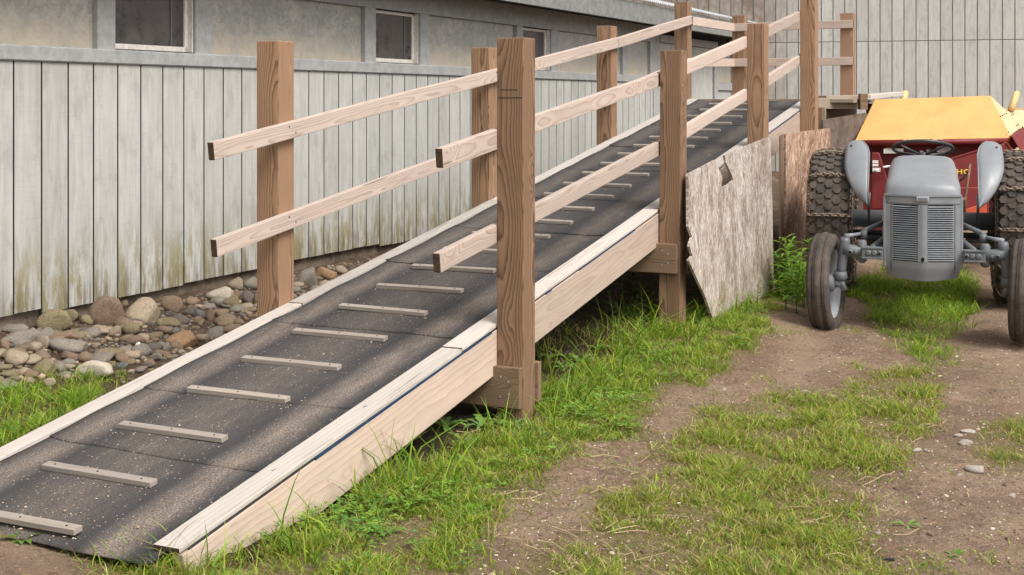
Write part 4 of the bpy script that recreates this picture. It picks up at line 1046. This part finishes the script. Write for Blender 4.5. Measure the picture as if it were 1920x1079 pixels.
# --- mudguards
for sg in (-1, 1):
    bm = bmesh.new(); rows = []
    for i in range(33):
        k = i/32; ad = 17+140*k; an = R(ad); Rf = .675
        xo = .40+.188*math.sin(min(1, (ad-17)/36)*math.pi/2)**.7
        xi = .40+.11*float(sstep(58, 105, ad))
        row = []
        for j in range(8):
            q = j/7; x = xi+(xo-xi)*q; rr_ = Rf-.03*q*q+.008*math.sin(q*3.1)
            row.append(bm.verts.new((sg*x, 1.78-rr_*math.cos(an), .592+rr_*math.sin(an))))
        rows.append(row)
    for A, B in zip(rows[:-1], rows[1:]):
        for j in range(7): bm.faces.new((A[j], A[j+1], B[j+1], B[j]))
    bmesh.ops.recalc_face_normals(bm, faces=bm.faces[:])
    edge_ = [r__[0].co.copy() for r__ in rows]
    r_ = bmesh.ops.solidify(bm, geom=bm.faces[:], thickness=.004)
    mg = tp('mudguard', bm, M_grey, smooth=True)
    bm = bmesh.new(); prism_bm([(sg*.402, 1.14, .79), (sg*.402, 1.20, .87), (sg*.402, 1.5, .85), (sg*.402, 1.6, .58), (sg*.402, 1.2, .58)], (-sg*.004, 0, 0), bm); tp('guard_plate', bm, M_black, mg)
    bm = bmesh.new(); tube_bm(bm, edge_[::2], .006, 6); tp('guard_edge', bm, M_grey, mg, smooth=True)
    an = R(72); bm = lathe_bm([(0, .0001), (0, .009), (.003, .009), (.003, .0001)], 10, 'Y'); tp('guard_hole', bm, M_dark, mg, Matrix.Translation((sg*.545, 1.78-.673*math.cos(an), .592+.673*math.sin(an))) @ Matrix.Rotation(R(-60), 4, 'X'))
# --- steering wheel, seat, lamps
Ms = Matrix.Translation((0, 1.5, 1.218)) @ Matrix.Rotation(R(-17), 4, 'X')
sw = obj('steering_wheel', None, None, MT @ Ms, tr)
bm = bmesh.new(); tube_bm(bm, [(math.cos(2*math.pi*k/48)*.222, math.sin(2*math.pi*k/48)*.222, 0) for k in range(48)], .0135, 10, closed=True); tp('wheel_ring', bm, M_wheelrim, sw, Ms, True)
for k in range(4):
    an = R(35+ (0, 110, 180, 290)[k]); bm = bmesh.new(); tube_bm(bm, [(math.cos(an)*.02, math.sin(an)*.02, -.055), (math.cos(an)*.215, math.sin(an)*.215, -.004)], .0095, 8); tp('spoke', bm, M_wheelrim, sw, Ms, True)
bm = lathe_bm([(-.075, .0001), (-.075, .03), (-.04, .036), (-.035, .0001)], 16, 'Z'); tp('wheel_hub', bm, M_wheelrim, sw, Ms, True)
bm = bmesh.new(); tube_bm(bm, [(0, 1.5, 1.15), (0, 1.2, .95)], .022, 10); tp('steering_column', bm, M_gdark)
bm = bmesh.new(); box_bm(-.2, .2, 1.95, 2.3, .86, .885, .01, 2, bm); box_bm(-.2, .2, 2.28, 2.31, .88, 1.0, .01, 2, bm); tp('seat', bm, M_gdark)
bm = bmesh.new(); tube_bm(bm, [(-.262, .42, .60), (-.265, .42, .79)], .011, 8); tube_bm(bm, [(-.285, .40, .565), (-.27, .41, .60)], .015, 8); tp('hand_lever', bm, M_grey, smooth=True)
for sg in (-1, 1):
    bm = bmesh.new(); tube_bm(bm, [(sg*.39, 1.25, .88), (sg*.395, 1.2, .80), (sg*.40, 1.22, .74)], .008, 8); tp('guard_stay', bm, M_grey, smooth=True)

# ================================================================== THE SPREADER behind the tractor
sp0 = at(1750, 480, 12.4); sp = thing('manure_spreader', 'red manure spreader with yellow sloping front shield hitched behind grey tractor', 'spreader', (sp0.x, sp0.y, 0))
def spart(name, pts, d_, mat, parent=sp, bev=.006):
    bm = prism_bm(pts, d_)
    if bev: bmesh.ops.bevel(bm, geom=bm.edges[:], offset=bev, segments=1, affect='EDGES')
    ctr = sum((Vector(p) for p in pts), Vector())/len(pts)
    bmesh.ops.translate(bm, verts=bm.verts[:], vec=-ctr)
    return obj(name, mesh_bm(name, bm), mat, Matrix.Translation(ctr), parent)
FBL, FBR, FTL, FTR = at(1603, 264, 12.55), at(1897, 260, 12.2), at(1640, 187, 12.95), at(1857, 180, 12.65)
back_ = Vector((.33, .94, 0))
shield = spart('front_shield', [FBL, FBR, FTR, FTL], back_*.02, M_yellow)
# rolled red lip below the shield
bm = bmesh.new(); tube_bm(bm, [at(1606, 270, 12.56), at(1893, 264, 12.22)], .028, 12); obj('front_lip', mesh_bm('front_lip', bm, True), M_red, None, sp)
bm = bmesh.new(); 
for k in range(9):
    p = FBL.lerp(FBR, .30+.03*k+random.uniform(0, .02)); tube_bm(bm, [p+Vector((0, -.012, -.004)), p+Vector((.03, -.012, .003))], random.uniform(.003, .007), 6)
obj('straw_residue', mesh_bm('straw_residue', bm), M_cream, None, shield)
# side of the box: faded yellow side board, rising to the rear
RBR, RTR = at(1985, 215, 13.6), at(1955, 150, 14.0)
sd = spart('side_board', [FBR+back_*.01, at(1920, 239, 12.75), at(1975, 205, 13.6), at(1940, 205, 13.5), at(1908, 203, 13.2), at(1896, 202, 13.0), at(1883, 208, 12.9), at(1864, 190, 12.75), FTR+back_*.01], (-.02, .01, 0), M_cream, bev=0)
spart('side_board', [FBL+back_*.01, at(1628, 240, 13.3), at(1660, 190, 13.6), FTL+back_*.01], (.02, .01, 0), M_cream, bev=0)
for px_, py_ in ((1876, 218.6), (1879.5, 217), (1883.5, 214.6), (1887, 213.2), (1897, 216), (1900, 214.5), (1906.5, 236), (1909, 234), (1891, 248), (1897, 256), (1901.5, 251.5), (1906, 247.5), (1911, 243), (1917, 238.5)):
    d_ = 12.2+(px_-1895)*.0105+(258-py_)*.010-.03
    bm = bmesh.new(); bmesh.ops.create_icosphere(bm, subdivisions=1, radius=.0075); me = bpy.data.meshes.get('rivet') or mesh_bm('rivet', bm)
    obj('rivet', me, M_black, Matrix.Translation(at(px_, py_, d_)), sd)
for a_, b_ in (((1896, 206, 12.95), (1906, 176, 13.15)), ((1690, 205, 13.4), (1697.5, 175, 13.6))):
    A, B = at(*a_), at(*b_); bm = bmesh.new(); e = (B-A).normalized()
    tube_bm(bm, [A, B, B+e*.015, B+e*.022], [.034, .034, .026, .01], 14); obj('guard_tube', mesh_bm('guard_tube', bm, True), M_tubey, None, sp)
# red box: front wall set back below the lip, sides, floor
spart('front_wall', [at(1612, 270, 12.75), at(1888, 266, 12.42), at(1885, 425, 12.42), at(1614, 425, 12.75)], back_*.03, M_red)
spart('box_side', [at(1888, 264, 12.40), at(1990, 230, 13.9), at(1985, 400, 13.9), at(1886, 425, 12.42)], (-.03, .01, 0), M_red)
spart('box_side', [at(1612, 270, 12.77), at(1660, 250, 15.2), at(1660, 400, 15.2), at(1614, 425, 12.77)], (.03, .01, 0), M_red)
spart('box_floor', [at(1614, 425, 12.75), at(1886, 425, 12.42), at(1985, 400, 13.9), at(1660, 400, 15.2)], (0, 0, -.04), M_red)
# left upright bracket with decals
br = spart('hitch_bracket', [at(1634, 287, 11.95), at(1648, 287, 11.93), at(1668, 352, 11.9), at(1662, 392, 11.9), at(1634, 392, 11.93)], back_*.06, M_red)
for x0, x1, y0, y1 in ((1636, 1647, 301, 306), (1636, 1647, 307.5, 312), (1636, 1651, 315, 322.5)):
    d_ = 11.86; spart('decal', [at(x0, y1, d_), at(x1, y1, d_), at(x1, y0, d_), at(x0, y0, d_)], (0, .004, 0), M_white, br, 0)
# right chute with the maker's lettering
ch = spart('side_chute', [at(1778, 301, 11.95), at(1886, 269, 11.95), at(1912, 300, 11.95), at(1900, 420, 11.95), at(1778, 408, 11.95)], back_*.12, M_red)
spart('chute_flange', [at(1886, 269, 11.94), at(1889, 267, 11.94), at(1915, 299, 11.94), at(1912, 301, 11.94)], Vector((.01, .1, 0)), M_red, ch, 0)
bm = bmesh.new(); tube_bm(bm, [at(1780, 299, 11.95), at(1840, 281, 11.95)], .009, 6); obj('chute_rim', mesh_bm('chute_rim', bm), M_red, None, ch)
spart('chute_panel', [at(1790, 352, 11.86), at(1846, 352, 11.86), at(1846, 398, 11.86), at(1790, 398, 11.86)], back_*.05, M_red, ch)
spart('guard_foot', [at(1795, 398, 11.80), at(1850, 380, 11.80), at(1850, 420, 11.80), at(1795, 420, 11.80)], back_*.06, M_orange, ch)
cu = bpy.data.curves.new('lettering', 'FONT'); cu.body = 'HO'; cu.size = .072; cu.extrude = .0012; cu.space_character = 1.12; cu.offset = .0012
to = bpy.data.objects.new('lettering', cu); C.objects.link(to); bpy.context.view_layer.update()
tm = bpy.data.meshes.new_from_object(to); C.objects.unlink(to); bpy.data.objects.remove(to)
a_ = at(1793, 326.5, 11.935); obj('lettering', tm, M_ytext, Matrix.Translation(a_) @ Matrix.Diagonal((1.12, 1, .84, 1)) @ Matrix.Rotation(R(90), 4, 'X'), ch)
# decals on the dark front wall
for x0, x1, y0, y1, m_ in ((1657, 1694, 279, 288, M_white), (1757, 1787, 275, 286, M_white), (1663, 1675, 276.5, 278, M_orange), (1725, 1731, 283, 287, M_white), (1738, 1740, 280, 286, M_white), (1742, 1744, 280, 286, M_white), (1739, 1744, 282, 284, M_white)):
    d_ = 12.5; spart('decal', [at(x0, y1, d_), at(x1, y1, d_), at(x1, y0, d_), at(x0, y0, d_)], (0, .01, 0), m_, sp, 0)
# red arms at the right
spart('side_arm', [at(1897, 256, 12.15), at(1925, 240, 12.5), at(1985, 232, 13.2), at(1985, 300, 12.9), at(1918, 290, 12.2)], (.0, .12, 0), M_red)
spart('arm_bracket', [at(1902, 283, 12.05), at(1909, 276, 12.05), at(1912, 281, 12.05), at(1906, 291, 12.05)], (0, .03, 0), M_cream)
# running gear so that it stands on the ground
for dx in (-1, 1):
    ctr = Vector((sp0.x, sp0.y, 0))+back_*1.5+Vector((.94, -.33, 0))*dx*.62
    Mx = Matrix.Translation((ctr.x, ctr.y, .36)) @ Matrix.Rotation(TYAW, 4, 'Z')
    wh = obj('wheel', None, None, Mx, sp)
    obj('tyre', mesh_bm('tyre', lathe_bm([(-.08, .2), (-.11, .26), (-.1, .33), (-.06, .36), (.06, .36), (.1, .33), (.11, .26), (.08, .2)], 40, closed=True), True), M_tyre, Mx, wh)
    obj('rim', mesh_bm('rim', lathe_bm([(-.07, .205), (-.02, .15), (-.02, .0001), (.02, .0001), (.02, .15), (.07, .205)], 24), True), M_red, Mx, wh)
bm = bmesh.new(); e = Vector((.94, -.33, 0)); c_ = Vector((sp0.x, sp0.y, .36))+back_*1.5; tube_bm(bm, [c_-e*.62, c_+e*.62], .04, 12); tube_bm(bm, [c_, c_+Z3*.14], .06, 8); obj('axle', mesh_bm('axle', bm), M_black, None, sp)
bm = bmesh.new(); tube_bm(bm, [Vector((sp0.x, sp0.y, .45))+back_*.4, Vector((3.5, 11.2, .42))], .04, 10); obj('drawbar', mesh_bm('drawbar', bm), M_red, None, sp)
spart('floor_beam', [Vector((sp0.x, sp0.y, .40))+back_*q+e*w_ for q, w_ in ((.2, -.25), (.2, .25), (1.7, .25), (1.7, -.25))], (0, 0, .1), M_red)
# hoses and the stick tied to the hitch
bm = bmesh.new(); tube_bm(bm, [at(1622, 277, 11.6), at(1628, 287, 11.6), at(1631, 300, 11.65), at(1634, 325, 11.75)], .012, 8); tube_bm(bm, [at(1617, 274, 11.6), at(1621, 271, 11.6), at(1625, 275, 11.6), at(1624, 280, 11.6), at(1619, 278, 11.6)], .006, 6)
obj('hydraulic_hose', mesh_bm('hydraulic_hose', bm, True), M_black, None, sp)
bm = bmesh.new(); tube_bm(bm, [at(1819, 305, 11.5), at(1818, 320, 11.5), at(1808, 333, 11.5), at(1799, 340, 11.5)], .008, 8); obj('hydraulic_hose', mesh_bm('hydraulic_hose', bm, True), M_black, None, sp)
bm = bmesh.new(); tube_bm(bm, [at(1808, 400, 11.45), at(1810, 370, 11.45), at(1814, 345, 11.45), at(1819, 308, 11.5)], [.014, .012, .011, .01], 8); tube_bm(bm, [at(1800, 383, 11.43), at(1806, 375, 11.43), at(1811, 372, 11.43)], .012, 7)
obj('hitch_prop', mesh_bm('hitch_prop', bm, True), M_beam, None, sp)
bm = bmesh.new(); tube_bm(bm, [at(1634, 323, 11.8), at(1641, 321, 11.75), at(1647, 318, 11.75)], .008, 6); tube_bm(bm, [at(1656, 314, 11.8), at(1668, 312, 11.9)], .01, 6); obj('hose_coupler', mesh_bm('hose_coupler', bm, True), M_white, None, sp)

# ================================================================== GRASS AND WEEDS
def blades(X, Y, Z, h, wd, col, lean, seg=3):
    """curved tapering blades; returns verts, tris, colours"""
    n = len(X); an = rng.uniform(0, 2*np.pi, n); la = rng.uniform(0, 2*np.pi, n)
    dx, dy = np.cos(an), np.sin(an); lx, ly = np.cos(la)*lean, np.sin(la)*lean
    ks = [0, .38, .74, 1.]; wk = [.8, 1., .62, 0]; V_ = []; Cc = []
    for k, w_ in zip(ks, wk):
        cx_ = X+lx*h*k**1.8; cy_ = Y+ly*h*k**1.8; cz = Z-.006+h*(k-.28*np.minimum(lean, 1.4)*k*k)
        if w_:
            V_.append(np.stack([cx_-dx*wd*w_/2, cy_-dy*wd*w_/2, cz], 1)); V_.append(np.stack([cx_+dx*wd*w_/2, cy_+dy*wd*w_/2, cz], 1))
            Cc += [col*(.72+.35*k)]*2
        else: V_.append(np.stack([cx_, cy_, cz], 1)); Cc.append(col*1.08)
    vv = np.stack(V_, 1).reshape(-1, 3); c_ = np.stack(Cc, 1).reshape(-1, 3)
    tb = np.array([[0, 1, 3], [0, 3, 2], [2, 3, 5], [2, 5, 4], [4, 5, 6]]); tt = (tb[None]+(np.arange(n)*7)[:, None, None]).reshape(-1, 3)
    return vv, tt, c_
def pick(n, pal, wts):
    pal = np.array(pal); return pal[rng.choice(len(pal), n, p=np.array(wts)/sum(wts))]*rng.uniform(.75, 1.2, (n, 1))
FRESH, LIME, DEEP, OLV, STRAW, DRY = (.19, .33, .028), (.34, .43, .04), (.095, .20, .022), (.32, .30, .07), (.52, .42, .2), (.32, .215, .10)
def region(name, label, dens, keys, hrange, pal, wts, extra=None, even=False, ylim=(3.9, 12.5), xlim=(-3.3, 5.2), lean=(.3, 1.3), wmul=1.0):
    N = int((ylim[1]-ylim[0])*(xlim[1]-xlim[0])*dens)
    X = rng.uniform(*xlim, N); Y = rng.uniform(*ylim, N); mk, px_, py_ = veg_mask(X, Y, 1.5 if even else .9)
    m_ = np.zeros(N, bool)
    for k in keys: m_ |= mk[k]
    cl = fbm(X*4.5, Y*4.5, 3, 77); fine = fbm(X*16, Y*16, 2, 31)
    if not even: m_ &= rng.random(N) < np.clip((cl-.24)*3.6, .10, 1)*np.clip((fine-.14)*3, .2, 1)
    m_ &= rng.random(N) < np.clip(1.25-(Y-4)/11, .45, 1)
    T = (X-P1[0])*U[0]+(Y-P1[1])*U[1]; S = (X-P1[0])*V[0]+(Y-P1[1])*V[1]
    m_ &= ~((S < -.06) & (S > -1.36) & (T > TS-.02)) | ((T > .7) & (S > -.75) & (S < 0) & (rng.random(N) < .06))
    if extra is not None: m_ &= extra(X, Y, T, S, px_, py_)
    X, Y, T, S, cl = X[m_], Y[m_], T[m_], S[m_], cl[m_]; n = len(X)
    hh = rng.uniform(*hrange, n)*(.55+.9*np.clip((cl-.25)*2.2, 0, 1))
    if 'verge' in keys: hh *= 1+.9*np.exp(-np.clip(S, 0, 9)/.16)
    wd = rng.uniform(.0026, .0052, n)*wmul*(1+(Y-4)*.06)
    return blades(X, Y, ground_z(X, Y), hh, wd, pick(n, pal, wts), rng.uniform(*lean, n))
def join(parts):
    off = 0; A, B, D = [], [], []
    for v_, t_, c_ in parts: A.append(v_); B.append(t_+off); D.append(c_); off += len(v_)
    return np.concatenate(A), np.concatenate(B), np.concatenate(D)
def grass_obj(parts, label):
    o = stuff(obj('grass', np_mesh('grass', *join(parts)), M_leaf)); tag(o, label, 'grass'); return o
grass_obj([region('a', '', 19000, ['verge'], (.018, .06), [FRESH, LIME, DEEP, OLV, STRAW, DRY], [4, 4, 1.5, 2, .6, .8]),
           region('a3', '', 5000, ['verge'], (.010, .032), [OLV, DRY, STRAW, LIME], [3, 2, 1.2, 2], even=True, lean=(.6, 1.8)),
           region('a2', '', 420, ['verge'], (.09, .18), [FRESH, LIME, DEEP], [3, 2, 2], extra=lambda X, Y, T, S, a, b: S < .35, wmul=1.5)], 'bright green grass growing along the foot of the ramp')
grass_obj([region('b3', '', 8000, ['middle'], (.010, .034), [OLV, DRY, STRAW, LIME], [3, 2.5, 2, 1.5], even=True, lean=(.6, 1.8), ylim=(3.9, 8.5), xlim=(-.4, 3.6)), region('b', '', 17000, ['middle'], (.025, .07), [FRESH, LIME, DEEP, OLV, STRAW, DRY], [3, 3.5, 1, 3, 1.8, 1.4], ylim=(3.9, 8.5), xlim=(-.4, 3.6))], 'patchy grass with straw coloured blades in the middle of the yard')
grass_obj([region('c', '', 7000, ['right'], (.04, .08), [FRESH, OLV, LIME, STRAW], [2, 3, 1, 1], ylim=(5, 7.5), xlim=(1.6, 4))], 'grass patch beside the pale yard stones')
grass_obj([region('d', '', 8000, ['undertractor'], (.05, .12), [FRESH, DEEP, LIME], [3, 1, 3], ylim=(7.2, 12.5), xlim=(1.8, 4.2))], 'lush green grass growing under the grey tractor')
grass_obj([region('e3', '', 9000, ['leftgrass'], (.02, .05), [FRESH, LIME, OLV, DRY], [3, 2, 2, 1], even=True, ylim=(3.9, 8), xlim=(-3.4, -.6)), region('e', '', 20000, ['leftgrass'], (.05, .12), [FRESH, LIME, DEEP, STRAW], [4, 3, 1, .5], ylim=(3.9, 8), xlim=(-3.4, -.6))], 'bright green grass between stone bed and ramp edge')
# odd tufts on the bare dirt
def tuft(px_, py_, n, rad_, h_, pal=(FRESH, LIME, OLV), wts=(3, 2, 1)):
    g_ = on_ground(px_, py_); X = g_.x+rng.normal(0, rad_, n); Y = g_.y+rng.normal(0, rad_, n)
    return blades(X, Y, ground_z(X, Y), rng.uniform(.4, 1.1, n)*h_, rng.uniform(.003, .006, n), pick(n, pal, wts), rng.uniform(.5, 1.5, n))
spots = [(1606, 622, 40, .05, .05), (1605, 690, 40, .05, .06), (1445, 722, 60, .07, .04), (1495, 738, 30, .05, .03), (1690, 880, 25, .04, .04), (1640, 905, 60, .08, .05), (1745, 1062, 30, .05, .05), (1850, 1050, 40, .06, .05), (1860, 1010, 10, .05, .03), (1560, 1010, 60, .08, .06), (1590, 1000, 50, .06, .06), (1100, 850, 60, .1, .04), (1180, 880, 50, .1, .04), (1200, 830, 40, .08, .03), (1060, 930, 40, .08, .04), (1350, 740, 30, .05, .03), (1830, 690, 15, .05, .03), (1690, 940, 20, .05, .03), (40, 985, 30, .04, .05), (345, 1062, 55, .05, .17), (285, 1062, 60, .06, .13), (240, 1050, 50, .06, .10), (420, 1040, 60, .08, .14), (560, 985, 40, .06, .12), (1760, 1075, 40, .05, .04), (1150, 700, 120, .12, .1), (1210, 640, 160, .1, .22), (1190, 600, 60, .08, .25), (1470, 620, 120, .12, .05)]
grass_obj([tuft(*q) for q in spots]+[tuft(random.uniform(1000, 1900), random.uniform(700, 1070), random.randint(4, 14), .05, .03, (OLV, FRESH, STRAW), (2, 2, 2)) for _ in range(60)], 'scattered small grass tufts on the bare dirt of the yard')
# straw-coloured dead stems lying flat
bm = bmesh.new(); 
for _ in range(150):
    x0, y0 = random.uniform(900, 1750), random.uniform(740, 1075); g_ = on_ground(x0, y0); an = random.uniform(0, 6.28); L = random.uniform(.04, .16); e = Vector((math.cos(an), math.sin(an), 0)); p2 = g_+e*L; pm = g_+e*L*.5+Vector((-e.y, e.x, 0))*random.uniform(-.02, .02)
    for p in (g_, pm, p2): p.z = float(ground_z(p.x, p.y))+.006+random.uniform(0, .02)
    tube_bm(bm, [g_, pm, p2], random.uniform(.0008, .0018), 4)
o = stuff(obj('dead_stems', mesh_bm('dead_stems', bm), flat('dead_straw', (.40, .30, .18), .9, .1))); tag(o, 'dry straw coloured stems lying on grass and dirt', 'straw')
# clover and other small round leaves in the verge
def leaflets(X, Y, Z, r_, col):
    n = len(X); out = []
    base = np.array([[0, 0, 0], [.45, .42, .02], [.95, .30, 0], [1.05, 0, -.05], [.95, -.30, 0], [.45, -.42, .02]]); tb = np.array([[0, 1, 5], [1, 2, 4], [1, 4, 5], [2, 3, 4]])
    an0 = rng.uniform(0, 6.28, n)
    for k in range(3):
        an = an0+k*2.094; tilt = rng.uniform(-.25, .5, n)
        x = base[None, :, 0]*r_[:, None]; y = base[None, :, 1]*r_[:, None]; z = base[None, :, 2]*r_[:, None]+x*np.sin(tilt)[:, None]
        xx = x*np.cos(an)[:, None]-y*np.sin(an)[:, None]+X[:, None]; yy = x*np.sin(an)[:, None]+y*np.cos(an)[:, None]+Y[:, None]
        vv = np.stack([xx, yy, z+Z[:, None]], -1).reshape(-1, 3); tt = (tb[None]+(np.arange(n)*6)[:, None, None]).reshape(-1, 3)
        out.append((vv, tt, np.repeat(col, 6, 0)))
    return join(out)
N = 60000; X = rng.uniform(-1.6, 2.4, N); Y = rng.uniform(3.9, 10, N); mk, px_, py_ = veg_mask(X, Y); S = (X-P1[0])*V[0]+(Y-P1[1])*V[1]; T = (X-P1[0])*U[0]+(Y-P1[1])*U[1]
m_ = mk['verge'] & ((S > -.03) | (T < TS-.1)) & (rng.random(N) < np.clip((fbm(X*3.2, Y*3.2, 3, 91)-.40)*5, 0, .8)*(Y < 7)+.25*(Y >= 7)*(fbm(X*4, Y*4, 3, 91) > .45))
X, Y = X[m_], Y[m_]; n = len(X)
o = stuff(obj('clover', np_mesh('clover', *leaflets(X, Y, ground_z(X, Y)+rng.uniform(.015, .065, n), rng.uniform(.008, .019, n), pick(n, [(.17, .31, .045), (.24, .37, .05), (.11, .23, .05)], [3, 2, 1]))), M_leaf)); tag(o, 'low clover with round green leaves beside the ramp', 'clover')
# leafy weeds one can pick out
def leaf_strip(bm, p0, dirv, L, Wd, droop, lobes, cl, col):
    side = Vector((-dirv.y, dirv.x, 0)).normalized(); n = 9; prev = None
    for i in range(n+1):
        k = i/n; c_ = p0+dirv*L*k*(1-.25*droop*k)+Z3*(L*(.75*k-droop*k*k)); w_ = Wd*math.sin(min(1, k*.95+.08)*math.pi)**.8
        if lobes: w_ *= (1.25 if i % 2 else .55)
        a_ = bm.verts.new(c_+side*w_*.5+Z3*w_*.15); m__ = bm.verts.new(c_); b_ = bm.verts.new(c_-side*w_*.5+Z3*w_*.15)
        for v_ in (a_, m__, b_): v_[cl] = (*[q*(.85+.3*k) for q in col], 1)
        if prev: bm.faces.new((prev[0], a_, m__, prev[1])); bm.faces.new((prev[1], m__, b_, prev[2]))
        prev = (a_, m__, b_)
def rosette(px_, py_, n, L, Wd, col, lobes=True, label='', group='', name='dandelion', up=.5):
    g_ = on_ground(px_, py_); pl = thing(name, label, 'weed', g_-Z3*.01, 0, group)
    for i in range(n):
        bm = bmesh.new(); cl = bm.verts.layers.float_color.new('Col'); an = 6.283*i/n+random.uniform(-.35, .35); kk = random.uniform(.65, 1.15); c_ = [q*random.uniform(.8, 1.2) for q in col]
        leaf_strip(bm, Vector((0, 0, 0)), Vector((math.cos(an), math.sin(an), 0)), L*kk, Wd*kk, random.uniform(.35, .8), lobes, cl, c_)
        obj('leaf', mesh_bm('leaf', bm, True), M_leaf, W[pl].copy(), pl)
LG, BG = (.19, .33, .08), (.15, .29, .045)
for q in ((835, 800), (880, 835), (905, 800), (960, 800), (1060, 690), (1035, 670), (1090, 680), (1125, 655)):
    wh_ = 'in front of the near post cross beam' if q[0] < 1000 else 'behind the near post in ramp shade'
    rosette(*q, 9, random.uniform(.11, .17), .032, LG, True, 'dandelion with toothed leaves '+wh_, 'dandelions '+wh_)
for q in ((690, 905), (700, 950), (760, 925), (650, 960), (800, 940), (720, 1000), (840, 1000), (890, 960), (600, 1010), (570, 1040)): rosette(*q, 8, random.uniform(.06, .10), .028, BG, False, 'low broad leaved weed among the grass beside the ramp stringer', 'broad leaved weeds beside the stringer', 'broadleaf_weed')
for q in ((1008, 770), (1035, 775), (1060, 772), (1025, 750)): rosette(*q, 5, .07, .045, (.15, .27, .04), False, 'round leaved weed at the base of the near ramp post', 'round leaved weeds at the post', 'broadleaf_weed')
rosette(40, 1012, 11, .085, .034, (.13, .20, .05), False, 'leafy weed growing over the first cleat at the ramp foot', 'weed at ramp foot', 'broadleaf_weed')
rosette(1700, 985, 7, .09, .014, LG, False, 'spiky grass weed rosette on bare dirt by the middle grass', 'spiky weeds', 'broadleaf_weed')
for q in ((1790, 1040), (1740, 1055)): rosette(*q, 5, .05, .02, BG, False, 'tiny green weed on the bare dirt', 'tiny weeds on the dirt', 'broadleaf_weed')
def tall_weed(px_, py_, h_, n, label, group, col=(.085, .16, .03), seed=False):
    g_ = on_ground(px_, py_); pl = thing('tall_weed', label, 'weed', g_-Z3*.01, 0, group); lx, ly = random.uniform(-.15, .15), random.uniform(-.15, .15)
    bm = bmesh.new(); pts = [Vector((lx*h_*k*k, ly*h_*k*k, h_*k)) for k in (0, .25, .5, .75, 1)]; tube_bm(bm, pts, [.004, .0035, .003, .002, .001], 5); obj('stem', mesh_bm('stem', bm, True), flat_stem, W[pl].copy(), pl)
    for i in range(n):
        k = .12+.86*i/n; bm = bmesh.new(); cl = bm.verts.layers.float_color.new('Col'); an = i*2.4+random.uniform(-.4, .4); p = Vector((lx*h_*k*k, ly*h_*k*k, h_*k)); L = h_*random.uniform(.24, .36)*(1.15-.5*k)
        leaf_strip(bm, p, Vector((math.cos(an), math.sin(an), 0)), L, L*.24, random.uniform(.3, .8), False, cl, [q*random.uniform(.8, 1.25) for q in col]); obj('leaf', mesh_bm('leaf', bm, True), M_leaf, W[pl].copy(), pl)
flat_stem = flat('weed_stem', (.12, .17, .05), .7, .2)
random.seed(31)
for q in [(random.uniform(1458, 1522), random.uniform(548, 590), random.uniform(.26, .5), 30) for _ in range(15)]:
    tall_weed(*q, 'bushy tall green weed between the plywood sheets and rear tyre', 'tall weeds by the plywood', (.19, .33, .045))
for q in ((1170, 600, .30, 14), (1190, 590, .36, 14), (1205, 610, .30, 12), (1150, 610, .24, 12), (1220, 600, .3, 10)):
    tall_weed(*q, 'tall narrow leaved weed under the ramp by the second post', 'tall weeds under the ramp', (.07, .13, .03))
for q in ((1290, 600, .16, 8), (1400, 590, .16, 10), (1420, 570, .2, 10), (1375, 605, .14, 10), (1440, 560, .2, 10)):
    tall_weed(*q, 'short leafy weed at the foot of the broken plywood sheet', 'short weeds by the plywood foot', (.11, .20, .035))
# black scrap on the dirt
g_ = on_ground(1662, 1050); o = obj('plastic_scrap', mesh_bm('plastic_scrap', box_bm(-.028, .028, -.008, .008, 0, .006, .002)), M_black, Matrix.Translation(g_+Z3*.001) @ Matrix.Rotation(-.2, 4, 'Z')); tag(o, 'small black plastic scrap lying on the bare dirt', 'scrap')
